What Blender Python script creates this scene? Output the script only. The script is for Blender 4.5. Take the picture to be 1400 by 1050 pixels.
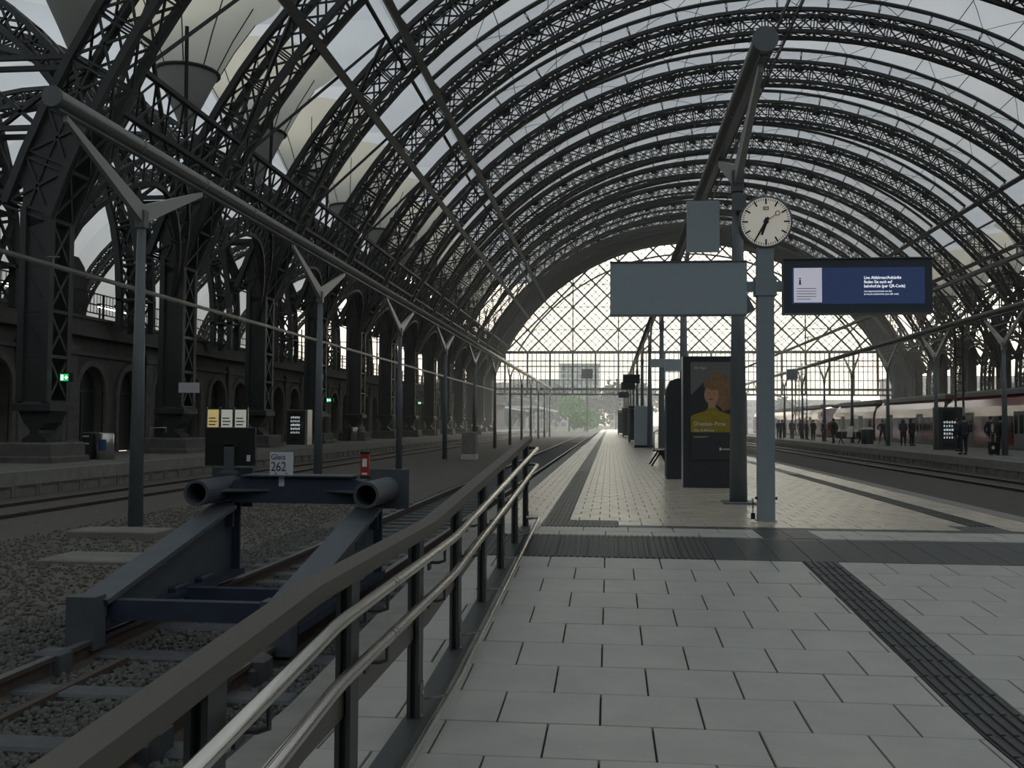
import bpy, bmesh, math, random
import numpy as np
from mathutils import Vector, Matrix

for o in list(bpy.data.objects):
    bpy.data.objects.remove(o)
SC = bpy.context.scene
COL = SC.collection
random.seed(7)
RNG = np.random.default_rng(7)
PI = math.pi

# ------------------------------------------------------------------ camera
F, VPX, VPY, ROLL, CZ = 1330.0, 834.0, 578.0, 0.006, 1.2
yaw = math.atan((VPX - 700) / F)
pit = math.atan((VPY - 525) / math.hypot(F, VPX - 700))
FW = Vector((-math.sin(yaw) * math.cos(pit), math.cos(yaw) * math.cos(pit), math.sin(pit)))
RT = Vector((math.cos(yaw), math.sin(yaw), 0))
UP = RT.cross(FW)
RT, UP = RT * math.cos(ROLL) + UP * math.sin(ROLL), UP * math.cos(ROLL) - RT * math.sin(ROLL)
EYE = Vector((0, 0, CZ))
cam = bpy.data.cameras.new('camera')
cam.sensor_width = 36.0
cam.lens = F / 1400 * 36.0
cam.clip_start, cam.clip_end = 0.05, 3000
camo = bpy.data.objects.new('camera', cam)
m = Matrix((RT, UP, -FW)).transposed().to_4x4()
m.translation = EYE
camo.matrix_world = m
COL.objects.link(camo)
SC.camera = camo

# ------------------------------------------------------------------ world, sun, exposure
SC.view_settings.view_transform = 'Standard'
SC.view_settings.look = 'None'
SC.view_settings.gamma = 1.0
SC.view_settings.use_curve_mapping = False
SC.view_settings.exposure = 0.1
world = bpy.data.worlds.new('sky')
SC.world = world
world.use_nodes = True
nt = world.node_tree
nt.nodes.clear()
wo = nt.nodes.new('ShaderNodeOutputWorld')
bg = nt.nodes.new('ShaderNodeBackground')
tc = nt.nodes.new('ShaderNodeTexCoord')
sep = nt.nodes.new('ShaderNodeSeparateXYZ')
rmp = nt.nodes.new('ShaderNodeValToRGB')
nt.links.new(tc.outputs['Generated'], sep.inputs[0])
nt.links.new(sep.outputs['Z'], rmp.inputs[0])
rmp.color_ramp.elements[0].position = 0.0
rmp.color_ramp.elements[0].color = (1.0, 0.88, 0.66, 1)
rmp.color_ramp.elements[1].position = 0.55
rmp.color_ramp.elements[1].color = (0.74, 0.85, 0.98, 1)
SUNV = Vector((0.22, 1.0, 0.42)).normalized()
dt_ = nt.nodes.new('ShaderNodeVectorMath')
dt_.operation = 'DOT_PRODUCT'
dt_.inputs[1].default_value = SUNV
nt.links.new(tc.outputs['Generated'], dt_.inputs[0])
mxm = nt.nodes.new('ShaderNodeMath')
mxm.operation = 'MAXIMUM'
mxm.inputs[1].default_value = 0.0
nt.links.new(dt_.outputs['Value'], mxm.inputs[0])
pw = nt.nodes.new('ShaderNodeMath')
pw.operation = 'POWER'
pw.inputs[1].default_value = 5.0
nt.links.new(mxm.outputs[0], pw.inputs[0])
mad = nt.nodes.new('ShaderNodeMath')
mad.operation = 'MULTIPLY_ADD'
mad.inputs[1].default_value = 2.8      # brightness of the glow around the sun
mad.inputs[2].default_value = 1.2     # brightness of the rest of the sky
nt.links.new(pw.outputs[0], mad.inputs[0])
nt.links.new(rmp.outputs[0], bg.inputs[0])
nt.links.new(mad.outputs[0], bg.inputs[1])
nt.links.new(bg.outputs[0], wo.inputs[0])

sun = bpy.data.lights.new('sun', 'SUN')
sun.energy = 1.5
sun.angle = math.radians(10)
sun.color = (1.0, 0.88, 0.70)
suno = bpy.data.objects.new('sun', sun)
suno.rotation_euler = (-SUNV).to_track_quat('-Z', 'Y').to_euler()
COL.objects.link(suno)


# ------------------------------------------------------------------ pixel helpers
def ray(px, py):
    return FW + RT * ((px - 700) / F) - UP * ((py - 525) / F)


def onz(px, py, z):
    d = ray(px, py)
    return EYE + d * ((z - CZ) / d.z)


def onx(px, py, x):
    d = ray(px, py)
    return EYE + d * (x / d.x)


def ony(px, py, y):
    d = ray(px, py)
    return EYE + d * (y / d.y)


# ------------------------------------------------------------------ materials
M = {}


def mat(name, col, rough=0.6, metal=0.0, noise=None, bump=0.0, scale=8.0, spec=0.5, emit=None, est=1.0, aniso=None):
    """noise = second colour mixed in by a noise texture"""
    mt = bpy.data.materials.new(name)
    mt.use_nodes = True
    n = mt.node_tree
    b = n.nodes['Principled BSDF']
    b.inputs['Base Color'].default_value = (*col, 1)
    b.inputs['Roughness'].default_value = rough
    b.inputs['Metallic'].default_value = metal
    b.inputs['Specular IOR Level'].default_value = spec
    if emit:
        b.inputs['Emission Color'].default_value = (*emit, 1)
        b.inputs['Emission Strength'].default_value = est
    if noise or bump:
        t = n.nodes.new('ShaderNodeTexCoord')
        nz = n.nodes.new('ShaderNodeTexNoise')
        nz.inputs['Scale'].default_value = scale
        nz.inputs['Detail'].default_value = 5
        nz.inputs['Roughness'].default_value = 0.65
        geo = n.nodes.new('ShaderNodeNewGeometry')
        n.links.new(geo.outputs['Position'], nz.inputs['Vector'])
        if noise:
            mx = n.nodes.new('ShaderNodeMix')
            mx.data_type = 'RGBA'
            rp = n.nodes.new('ShaderNodeValToRGB')
            rp.color_ramp.elements[0].position = 0.35
            rp.color_ramp.elements[1].position = 0.68
            n.links.new(nz.outputs['Fac'], rp.inputs[0])
            n.links.new(rp.outputs[0], mx.inputs[0])
            mx.inputs[6].default_value = (*col, 1)
            mx.inputs[7].default_value = (*noise, 1)
            n.links.new(mx.outputs[2], b.inputs['Base Color'])
        if bump:
            bp = n.nodes.new('ShaderNodeBump')
            bp.inputs['Strength'].default_value = bump
            bp.inputs['Distance'].default_value = 0.02
            n.links.new(nz.outputs['Fac'], bp.inputs['Height'])
            n.links.new(bp.outputs[0], b.inputs['Normal'])
    M[name] = mt
    return mt


def fabric(name, dif, tra, tint):
    """translucent roof membrane: part of the light is scattered back, part goes through"""
    mt = bpy.data.materials.new(name)
    mt.use_nodes = True
    n = mt.node_tree
    n.nodes.clear()
    out = n.nodes.new('ShaderNodeOutputMaterial')
    add = n.nodes.new('ShaderNodeAddShader')
    d = n.nodes.new('ShaderNodeBsdfDiffuse')
    t = n.nodes.new('ShaderNodeBsdfTranslucent')
    geo = n.nodes.new('ShaderNodeNewGeometry')
    nz = n.nodes.new('ShaderNodeTexNoise')
    nz.inputs['Scale'].default_value = 0.35
    nz.inputs['Detail'].default_value = 4
    mx = n.nodes.new('ShaderNodeMix')
    mx.data_type = 'RGBA'
    n.links.new(geo.outputs['Position'], nz.inputs['Vector'])
    n.links.new(nz.outputs['Fac'], mx.inputs[0])
    mx.inputs[6].default_value = (*[c * tra * 0.88 for c in tint], 1)
    mx.inputs[7].default_value = (*[c * tra * 1.1 for c in tint], 1)
    n.links.new(mx.outputs[2], t.inputs[0])
    d.inputs[0].default_value = (*[c * dif for c in tint], 1)
    n.links.new(d.outputs[0], add.inputs[0])
    n.links.new(t.outputs[0], add.inputs[1])
    n.links.new(add.outputs[0], out.inputs[0])
    M[name] = mt
    return mt


def glass(name, tint=(0.92, 0.95, 0.95), gloss=0.08):
    mt = bpy.data.materials.new(name)
    mt.use_nodes = True
    n = mt.node_tree
    n.nodes.clear()
    out = n.nodes.new('ShaderNodeOutputMaterial')
    mx = n.nodes.new('ShaderNodeMixShader')
    t = n.nodes.new('ShaderNodeBsdfTransparent')
    g = n.nodes.new('ShaderNodeBsdfGlossy')
    g.inputs['Roughness'].default_value = 0.02
    t.inputs[0].default_value = (*tint, 1)
    mx.inputs[0].default_value = gloss
    n.links.new(t.outputs[0], mx.inputs[1])
    n.links.new(g.outputs[0], mx.inputs[2])
    n.links.new(mx.outputs[0], out.inputs[0])
    M[name] = mt
    return mt


mat('tile', (0.415, 0.412, 0.375), 0.40, noise=(0.345, 0.345, 0.317), scale=3.0, bump=0.08)
mat('tile_small', (0.52, 0.465, 0.375), 0.27, spec=0.8, noise=(0.41, 0.365, 0.295), scale=2.4, bump=0.06)
mat('joint', (0.05, 0.05, 0.048), 0.9)
mat('tactile', (0.034, 0.037, 0.037), 0.42, noise=(0.048, 0.052, 0.051), scale=5)
mat('concrete', (0.21, 0.205, 0.185), 0.85, noise=(0.15, 0.145, 0.13), scale=2.5, bump=0.2)
mat('concrete_edge', (0.24, 0.235, 0.215), 0.8, noise=(0.18, 0.175, 0.16), scale=4, bump=0.1)
mat('ballast_bed', (0.060, 0.056, 0.050), 0.95, noise=(0.10, 0.092, 0.08), scale=14, bump=1.0)
mat('gravel', (0.085, 0.078, 0.066), 0.95, noise=(0.13, 0.118, 0.10), scale=9, bump=0.9)
mat('stone_a', (0.055, 0.056, 0.056), 0.85, noise=(0.12, 0.117, 0.11), scale=22)
mat('rail_top', (0.30, 0.29, 0.28), 0.35, metal=0.8)
mat('rail_rust', (0.055, 0.045, 0.038), 0.8, noise=(0.085, 0.06, 0.045), scale=10)
mat('sleeper', (0.085, 0.095, 0.10), 0.7, noise=(0.06, 0.066, 0.068), scale=6)
mat('roof_steel', (0.030, 0.036, 0.037), 0.55, noise=(0.042, 0.048, 0.047), scale=1.2)
mat('roof_steel_b', (0.040, 0.046, 0.046), 0.5, noise=(0.055, 0.060, 0.058), scale=1.2)
mat('post_grey', (0.13, 0.15, 0.165), 0.4, noise=(0.11, 0.13, 0.14), scale=2)
mat('post_grey_veiled', (0.26, 0.31, 0.34), 0.4, noise=(0.23, 0.275, 0.30), scale=2)  # same paint as the lamp posts, with lens glare lightened into the colour
mat('wire_grey', (0.22, 0.22, 0.21), 0.4, metal=0.5)
mat('arm_paint', (0.34, 0.34, 0.33), 0.4)
mat('lamp_body', (0.20, 0.20, 0.19), 0.3, metal=0.6)
mat('panel_grey', (0.32, 0.385, 0.42), 0.35)  # sign colour made paler and bluer to carry the lens veil
mat('display_case', (0.055, 0.072, 0.09), 0.3)  # dark housing with haze put into its colour, lighter and bluer
mat('panel_dark', (0.035, 0.042, 0.045), 0.3)
mat('buffer_paint', (0.085, 0.10, 0.115), 0.5, noise=(0.065, 0.078, 0.092), scale=4, bump=0.05)
mat('buffer_blue', (0.036, 0.048, 0.078), 0.5, noise=(0.028, 0.038, 0.062), scale=4)
mat('black', (0.010, 0.011, 0.012), 0.4)
mat('black_matt', (0.014, 0.015, 0.016), 0.8)
mat('white_sign', (0.62, 0.63, 0.68), 0.4)
mat('ink', (0.012, 0.014, 0.03), 0.6)
mat('red', (0.34, 0.035, 0.024), 0.4)
mat('stainless', (0.62, 0.60, 0.55), 0.22, metal=1.0)
mat('rail_dark', (0.105, 0.095, 0.08), 0.42, metal=0.25)
mat('rail_post', (0.05, 0.055, 0.056), 0.45)
mat('stone_wall', (0.112, 0.110, 0.103), 0.9, noise=(0.075, 0.074, 0.070), scale=1.6, bump=0.25)
mat('stone_trim', (0.150, 0.145, 0.133), 0.9, noise=(0.10, 0.097, 0.09), scale=2.5, bump=0.2)
mat('door_dark', (0.030, 0.033, 0.033), 0.5)
mat('deck', (0.16, 0.155, 0.14), 0.9)
mat('clock_face', (0.75, 0.72, 0.64), 0.35, emit=(1.0, 0.94, 0.80), est=0.16)
mat('clock_ink', (0.012, 0.012, 0.013), 0.4)
mat('screen_navy', (0.01, 0.015, 0.04), 0.2, emit=(0.022, 0.036, 0.088), est=0.75)
mat('screen_white', (0.5, 0.5, 0.55), 0.3, emit=(0.52, 0.52, 0.62), est=0.5)
mat('screen_text', (0.6, 0.6, 0.6), 0.3, emit=(0.8, 0.85, 0.95), est=0.85)
mat('exit_green', (0.01, 0.2, 0.06), 0.3, emit=(0.03, 0.55, 0.18), est=0.8)
mat('exit_white', (0.7, 0.8, 0.75), 0.3, emit=(0.75, 1.0, 0.85), est=1.1)
mat('vend_light', (0.3, 0.33, 0.3), 0.3, emit=(0.75, 0.85, 0.85), est=0.45)
mat('vend_body', (0.05, 0.055, 0.055), 0.35)
mat('alu', (0.55, 0.55, 0.54), 0.3, metal=0.7)
mat('poster_dark', (0.040, 0.046, 0.052), 0.3)
mat('poster_grey', (0.16, 0.165, 0.16), 0.3)
mat('skin_print', (0.42, 0.24, 0.15), 0.4)
mat('hair_print', (0.17, 0.095, 0.045), 0.5, noise=(0.28, 0.17, 0.085), scale=26)
mat('yellow_print', (0.30, 0.235, 0.025), 0.45, noise=(0.22, 0.17, 0.02), scale=12)
mat('text_print', (0.62, 0.60, 0.52), 0.4)
mat('bin_steel', (0.55, 0.55, 0.53), 0.25, metal=0.9)
mat('bin_blue', (0.03, 0.08, 0.20), 0.4)
mat('glow_sign', (0.6, 0.45, 0.2), 0.3, emit=(0.95, 0.72, 0.33), est=0.55)
mat('glow_white', (0.6, 0.6, 0.55), 0.3, emit=(0.85, 0.85, 0.75), est=0.45)
mat('tube_light', (0.8, 0.8, 0.75), 0.3, emit=(1.0, 0.93, 0.8), est=5.0)
mat('train_red', (0.24, 0.030, 0.026), 0.10, spec=0.9)
M['train_red'].node_tree.nodes['Principled BSDF'].inputs['IOR'].default_value = 2.3
mat('train_grey', (0.12, 0.13, 0.135), 0.4)
mat('train_glass', (0.018, 0.022, 0.025), 0.06, spec=1.0)
mat('train_roof', (0.10, 0.115, 0.125), 0.5)
mat('train_under', (0.03, 0.03, 0.03), 0.7)
mat('jacket_a', (0.030, 0.034, 0.042), 0.8)
mat('jacket_b', (0.055, 0.055, 0.052), 0.8)
mat('jacket_c', (0.025, 0.035, 0.055), 0.8)
mat('jacket_d', (0.075, 0.062, 0.05), 0.8)
mat('trousers', (0.022, 0.025, 0.032), 0.8)
mat('shirt', (0.55, 0.53, 0.5), 0.8)
mat('skin', (0.40, 0.24, 0.17), 0.55)
mat('hair', (0.035, 0.024, 0.016), 0.7)
mat('leaf', (0.14, 0.32, 0.04), 0.7, noise=(0.07, 0.19, 0.02), scale=3)
mat('leaf_grey', (0.085, 0.115, 0.075), 0.8, noise=(0.055, 0.08, 0.05), scale=0.4)
mat('bark', (0.06, 0.05, 0.04), 0.9)
mat('grass', (0.10, 0.16, 0.05), 0.9, noise=(0.12, 0.12, 0.07), scale=2)
mat('building_white', (0.55, 0.55, 0.55), 0.8)
mat('building_grey', (0.34, 0.36, 0.38), 0.8)
mat('building_warm', (0.42, 0.37, 0.30), 0.8)
mat('window_far', (0.13, 0.16, 0.19), 0.25)
mat('bench_dark', (0.03, 0.032, 0.034), 0.5)
mat('paper', (0.75, 0.73, 0.68), 0.6)
fabric('membrane', 0.42, 0.285, (0.96, 0.97, 0.96))
fabric('membrane_cream', 0.40, 0.23, (0.95, 0.91, 0.76))
fabric('membrane_grey', 0.30, 0.05, (0.95, 0.93, 0.86))
glass('pane_glass')
glass('case_glass', (0.85, 0.88, 0.88), 0.15)


# ------------------------------------------------------------------ mesh builder
class MB:
    def __init__(self):
        self.v, self.f = [], []

    def add(self, vs, fs):
        o = len(self.v)
        self.v += [tuple(p) for p in vs]
        self.f += [tuple(i + o for i in q) for q in fs]
        return self

    def box(self, x0, x1, y0, y1, z0, z1):
        return self.add([(x0, y0, z0), (x1, y0, z0), (x1, y1, z0), (x0, y1, z0),
                         (x0, y0, z1), (x1, y0, z1), (x1, y1, z1), (x0, y1, z1)],
                        [(0, 3, 2, 1), (4, 5, 6, 7), (0, 1, 5, 4), (1, 2, 6, 5), (2, 3, 7, 6), (3, 0, 4, 7)])

    def cbox(self, x0, x1, y0, y1, z0, z1, c):
        """box with a bevel c round the top edges"""
        v = [(x0, y0, z0), (x1, y0, z0), (x1, y1, z0), (x0, y1, z0),
             (x0, y0, z1 - c), (x1, y0, z1 - c), (x1, y1, z1 - c), (x0, y1, z1 - c),
             (x0 + c, y0 + c, z1), (x1 - c, y0 + c, z1), (x1 - c, y1 - c, z1), (x0 + c, y1 - c, z1)]
        f = [(0, 3, 2, 1), (8, 9, 10, 11)]
        for a in range(4):
            b = (a + 1) % 4
            f += [(a, b, b + 4, a + 4), (a + 4, b + 4, b + 8, a + 8)]
        return self.add(v, f)

    def bar(self, p, q, w, h, up=(0, 0, 1)):
        p, q = Vector(p), Vector(q)
        d = (q - p)
        if d.length < 1e-6:
            return self
        d.normalize()
        up = Vector(up)
        s = d.cross(up)
        if s.length < 1e-4:
            s = d.cross(Vector((1, 0, 0)))
        s.normalize()
        u = s.cross(d)
        s, u = s * (w / 2), u * (h / 2)
        return self.add([p - s - u, p + s - u, p + s + u, p - s + u, q - s - u, q + s - u, q + s + u, q - s + u],
                        [(0, 1, 2, 3), (7, 6, 5, 4), (0, 4, 5, 1), (1, 5, 6, 2), (2, 6, 7, 3), (3, 7, 4, 0)])

    def sweep(self, pts, w, h, up=(0, 0, 1)):
        """rectangular section swept along a polyline with mitred joints"""
        pts = [Vector(p) for p in pts]
        n = len(pts)
        up = Vector(up)
        o = len(self.v)
        for i, p in enumerate(pts):
            d = Vector((0, 0, 0))
            if i > 0:
                d += (p - pts[i - 1]).normalized()
            if i < n - 1:
                d += (pts[i + 1] - p).normalized()
            d.normalize()
            s = d.cross(up).normalized()
            u = s.cross(d)
            for a, b in ((-1, -1), (1, -1), (1, 1), (-1, 1)):
                self.v.append(tuple(p + s * (a * w / 2) + u * (b * h / 2)))
        for i in range(n - 1):
            for k in range(4):
                a, b = o + i * 4 + k, o + i * 4 + (k + 1) % 4
                self.f.append((a, a + 4, b + 4, b))
        self.f += [(o, o + 1, o + 2, o + 3), (o + n * 4 - 1, o + n * 4 - 2, o + n * 4 - 3, o + n * 4 - 4)]
        return self

    def tube(self, pts, r, n=10, cap=True):
        pts = [Vector(p) for p in pts]
        rs = r if isinstance(r, (list, tuple)) else [r] * len(pts)
        o = len(self.v)
        ref = None
        for i, p in enumerate(pts):
            d = Vector((0, 0, 0))
            if i > 0:
                d += (p - pts[i - 1]).normalized()
            if i < len(pts) - 1:
                d += (pts[i + 1] - p).normalized()
            d.normalize()
            if ref is None:
                ref = d.orthogonal().normalized()
            s = (ref - d * ref.dot(d)).normalized()
            ref = s
            u = d.cross(s)
            for k in range(n):
                a = 2 * PI * k / n
                self.v.append(tuple(p + (s * math.cos(a) + u * math.sin(a)) * rs[i]))
        for i in range(len(pts) - 1):
            for k in range(n):
                a, b = o + i * n + k, o + i * n + (k + 1) % n
                self.f.append((a, b, b + n, a + n))
        if cap:
            self.f.append(tuple(o + k for k in reversed(range(n))))
            self.f.append(tuple(o + (len(pts) - 1) * n + k for k in range(n)))
        return self

    def ngon_y(self, poly, y0, y1):
        """polygon given as (x, z), extruded from y0 to y1"""
        n = len(poly)
        return self.add([(x, y0, z) for x, z in poly] + [(x, y1, z) for x, z in poly],
                        [tuple(range(n)), tuple(reversed(range(n, 2 * n)))] +
                        [(k, k + n, (k + 1) % n + n, (k + 1) % n) for k in range(n)])

    def ngon_x(self, poly, x0, x1):
        n = len(poly)
        return self.add([(x0, y, z) for y, z in poly] + [(x1, y, z) for y, z in poly],
                        [tuple(reversed(range(n))), tuple(range(n, 2 * n))] +
                        [(k, (k + 1) % n, (k + 1) % n + n, k + n) for k in range(n)])

    def lathe(self, prof, cx=0, cy=0, n=16, cap=True):
        o = len(self.v)
        for r, z in prof:
            for k in range(n):
                a = 2 * PI * k / n
                self.v.append((cx + r * math.cos(a), cy + r * math.sin(a), z))
        for i in range(len(prof) - 1):
            for k in range(n):
                a, b = o + i * n + k, o + i * n + (k + 1) % n
                self.f.append((a, b, b + n, a + n))
        if cap:
            self.f.append(tuple(o + k for k in reversed(range(n))))
            self.f.append(tuple(o + (len(prof) - 1) * n + k for k in range(n)))
        return self

    def ball(self, c, rx, ry=None, rz=None, nu=10, nv=7):
        ry = ry or rx
        rz = rz or rx
        o = len(self.v)
        for j in range(1, nv):
            t = PI * j / nv
            for k in range(nu):
                a = 2 * PI * k / nu
                self.v.append((c[0] + rx * math.sin(t) * math.cos(a), c[1] + ry * math.sin(t) * math.sin(a), c[2] + rz * math.cos(t)))
        self.v += [(c[0], c[1], c[2] + rz), (c[0], c[1], c[2] - rz)]
        t, b = len(self.v) - 2, len(self.v) - 1
        for k in range(nu):
            k2 = (k + 1) % nu
            self.f.append((t, o + k, o + k2))
            self.f.append((b, o + (nv - 2) * nu + k2, o + (nv - 2) * nu + k))
            for j in range(nv - 2):
                self.f.append((o + j * nu + k, o + (j + 1) * nu + k, o + (j + 1) * nu + k2, o + j * nu + k2))
        return self

    def mesh(self, name, material=None, smooth=False):
        me = bpy.data.meshes.new(name)
        me.from_pydata(self.v, [], self.f)
        if material:
            me.materials.append(M[material])
        if smooth:
            me.polygons.foreach_set('use_smooth', [True] * len(me.polygons))
        me.update()
        return me

    def build(self, name, material, parent=None, smooth=False, kind=None, loc=None):
        return link(name, self.mesh(name, material, smooth), parent, kind, loc)


def link(name, me, parent=None, kind=None, loc=None):
    o = bpy.data.objects.new(name, me)
    COL.objects.link(o)
    if parent:
        o.parent = parent
    if kind:
        o['kind'] = kind
    if loc is not None:
        o.location = loc
    return o


def tag(o, label, cat, group=None):
    o['label'] = label
    o['category'] = cat
    if group:
        o['group'] = group
    return o


def thing(name, label, cat, loc=(0, 0, 0), rz=0.0, group=None):
    o = bpy.data.objects.new(name, None)
    o.empty_display_size = 0.2
    COL.objects.link(o)
    o.location = loc
    o.rotation_euler = (0, 0, rz)
    return tag(o, label, cat, group)


CHILD = {}


def kids(o):
    return [c for c in bpy.data.objects if c.parent == o]


def copy_tree(o, parent=None):
    c = o.copy()
    COL.objects.link(c)
    c.parent = parent
    for ch in kids(o):
        copy_tree(ch, c)
    return c


def text(s, size, parent, name, material, loc, rx=PI / 2, rz=0.0, align='LEFT', sx=1.0, bold=0.0):
    cu = bpy.data.curves.new('txt', 'FONT')
    cu.body = s
    cu.size = size
    cu.align_x = align
    cu.offset = bold
    cu.extrude = 0.001
    cu.resolution_u = 3
    t = bpy.data.objects.new('txt', cu)
    COL.objects.link(t)
    dg = bpy.context.evaluated_depsgraph_get()
    me = bpy.data.meshes.new_from_object(t.evaluated_get(dg))
    bpy.data.objects.remove(t)
    me.materials.clear()
    me.materials.append(M[material])
    o = link(name, me, parent)
    o.location = loc
    o.rotation_euler = (rx, 0, rz)
    o.scale = (sx, 1, 1)
    return o


NTH = ['first', 'second', 'third', 'fourth', 'fifth', 'sixth', 'seventh', 'eighth', 'ninth', 'tenth', 'eleventh', 'twelfth',
       'thirteenth', 'fourteenth']

# ================================================================== GROUND AND PLATFORMS
XL, XR = -1.65, 5.4            # edges of the middle platform
Y0 = -6.0
RAMP_A, RAMP_B, RAMP_C = 2.85, 5.0, 10.32
SL = 0.0504
ZLAND = -0.268


def fz(y):
    if y < RAMP_A:
        return ZLAND - SL * (RAMP_A - y)
    if y < RAMP_B:
        return ZLAND
    if y < RAMP_C:
        return ZLAND + SL * (y - RAMP_B)
    return 0.0


# bed of the middle platform: a slab whose top lies one tile thickness under the walking surface
prof = [(Y0, fz(Y0)), (RAMP_A, fz(RAMP_A)), (RAMP_B, ZLAND), (RAMP_C, 0), (190, 0)]
TT = 0.022
floor = MB().ngon_x([(y, z - TT) for y, z in prof] + [(190, -0.9), (Y0, -0.9)], XL + 0.02, XR - 0.02).build('floor', 'joint', kind='structure')

# edge slabs along both platform edges
for name, xa, xb in (('trim_1', XL, XL + 0.26), ('trim_2', XR - 0.30, XR)):
    mb = MB()
    for (ya, za), (yb, zb) in zip(prof[:-1], prof[1:]):
        n = 1
        mb.add([(xa, ya, -0.9), (xb, ya, -0.9), (xb, yb, -0.9), (xa, yb, -0.9), (xa, ya, za), (xb, ya, za), (xb, yb, zb), (xa, yb, zb)],
               [(0, 3, 2, 1), (4, 5, 6, 7), (0, 1, 5, 4), (1, 2, 6, 5), (2, 3, 7, 6), (3, 0, 4, 7)])
    mb.build(name, 'concrete_edge', kind='structure')

TMESH = {}


def tile_obj(x0, x1, y0, y1, material='tile', gap=0.010, parent=floor, name='tile'):
    """one paving tile lying on the (possibly sloping) floor"""
    w, d = x1 - x0, y1 - y0
    key = (round(w, 3), round(d, 3), material, gap)
    if key not in TMESH:
        TMESH[key] = MB().cbox(-w / 2 + gap / 2, w / 2 - gap / 2, -d / 2 + gap / 2, d / 2 - gap / 2, -TT, 0, 0.003).mesh(name, material)
    o = link(name, TMESH[key], parent)
    za, zb = fz(y0), fz(y1)
    ym = (y0 + y1) / 2
    o.location = ((x0 + x1) / 2, ym, (za + zb) / 2 + random.uniform(-0.0012, 0.0012))
    o.rotation_euler = (math.atan2(zb - za, y1 - y0), 0, 0)
    return o


TX0, TX1 = XL + 0.26, XR - 0.30
SX0, SX1 = 1.76, 2.07          # guide strip on the ramp
W, D = 0.505, 0.4875
BAND0, BAND1 = 9.2, 10.52      # wide dark tactile band


def row_spans(off, cuts):
    """split the width into tiles, leaving out the cut strips"""
    xs = []
    k0 = int(math.floor((TX0 - off) / W)) - 1
    edges = [off + W * k for k in range(k0, k0 + 20)]
    segs = []
    lo = TX0
    for a, b in cuts:
        segs.append((lo, a))
        lo = b
    segs.append((lo, TX1))
    for a, b in segs:
        pts = [a] + [e for e in edges if a + 0.03 < e < b - 0.03] + [b]
        xs += list(zip(pts[:-1], pts[1:]))
    return xs


y = BAND0
r = 0
while y > 1.4:
    for a, b in row_spans(-0.045 + (W / 2 if r % 2 else 0), [(SX0, SX1)]):
        tile_obj(a, b, y - D, y)
    y -= D
    r += 1
# two rows between the wide band and the thin line
for r, (ya, yb) in enumerate(((BAND1, 10.93), (10.93, 11.34))):
    for a, b in row_spans(-0.045 + (W / 2 if r % 2 else 0), [(1.62, 2.22)]):
        tile_obj(a, b, ya, yb)


def ribs_plate(x0, x1, y0, y1, along, pitch=0.05, h=0.008):
    """dark tactile plate with raised ribs; along = 'x' or 'y' is the direction of the ribs"""
    za, zb = fz(y0), fz(y1)
    sl = math.atan2(zb - za, y1 - y0)
    key = ('rib', round(x1 - x0, 3), round(y1 - y0, 3), along)
    if key not in TMESH:
        w, d = x1 - x0, y1 - y0
        mb = MB().box(-w / 2 + .003, w / 2 - .003, -d / 2 + .003, d / 2 - .003, -TT, -0.002)
        n = int((w if along == 'y' else d) / pitch)
        for k in range(n):
            if along == 'y':
                x = -w / 2 + (k + .5) * w / n
                mb.cbox(x - pitch * .27, x + pitch * .27, -d / 2 + .012, d / 2 - .012, -0.002, h, 0.003)
            else:
                yy = -d / 2 + (k + .5) * d / n
                mb.cbox(-w / 2 + .012, w / 2 - .012, yy - pitch * .27, yy + pitch * .27, -0.002, h, 0.003)
        TMESH[key] = mb.mesh('tactile_plate', 'tactile')
    o = link('tactile_plate', TMESH[key], floor)
    o.location = ((x0 + x1) / 2, (y0 + y1) / 2, (za + zb) / 2)
    o.rotation_euler = (sl, 0, 0)
    return o


# guide strip on the ramp
y = BAND0
while y > 1.4:
    ribs_plate(SX0, SX1, y - 0.31, y, 'y', 0.052)
    y -= 0.31
# wide band (ribs run along the platform), smooth plates to the right of the strip
nb = 22
for k in range(nb):
    xa = TX0 + (TX1 - TX0) * k / nb
    xb = TX0 + (TX1 - TX0) * (k + 1) / nb
    for ya, yb in ((BAND0, RAMP_C), (RAMP_C, BAND1)):
        if xb < 1.0:
            ribs_plate(xa, xb, ya, yb, 'y', 0.052)
        else:
            tile_obj(xa, xb, ya, yb, 'tactile', 0.004, name='tactile_plate')
# short ribbed field on the left, thin line, dark fields in the middle and at the right edge
for k in range(3):
    ribs_plate(-0.80 + 0.3 * k, -0.50 + 0.3 * k, 11.34, 12.1, 'y', 0.05)
for k in range(9):
    tile_obj(0.10 + 0.5 * k, 0.10 + 0.5 * k + 0.5, 11.34, 11.6, 'tactile', 0.004, name='tactile_plate')
tile_obj(TX0, -0.80, 11.34, 11.6)
tile_obj(4.60, TX1, 11.34, 11.6, 'tactile', 0.004, name='tactile_plate')
for ya, yb in ((BAND1, 10.93), (10.93, 11.34)):
    for xa in (1.62, 1.92):
        tile_obj(xa, xa + 0.3, ya, yb, 'tactile', 0.004, name='tactile_plate')
tile_obj(4.0, 4.55, 11.6, 12.1, 'tactile', 0.004, name='tactile_plate')
# long guide strips: the near plates ribbed one by one, the far ones joined
LS0, LS1 = -0.80, -0.50
RS0, RS1 = 4.25, 4.55
y = 12.1
while y < 24:
    ribs_plate(LS0, LS1, y, y + 0.6, 'y', 0.05)
    ribs_plate(RS0, RS1, y, y + 0.6, 'y', 0.05)
    y += 0.6
far = MB()
while y < 189:
    for a, b in ((LS0, LS1), (RS0, RS1)):
        far.box(a, b, y + .005, y + .595, -TT, 0.002)
    y += 0.6
far.build('far_tactile_plates', 'tactile', floor, kind='stuff')
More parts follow.
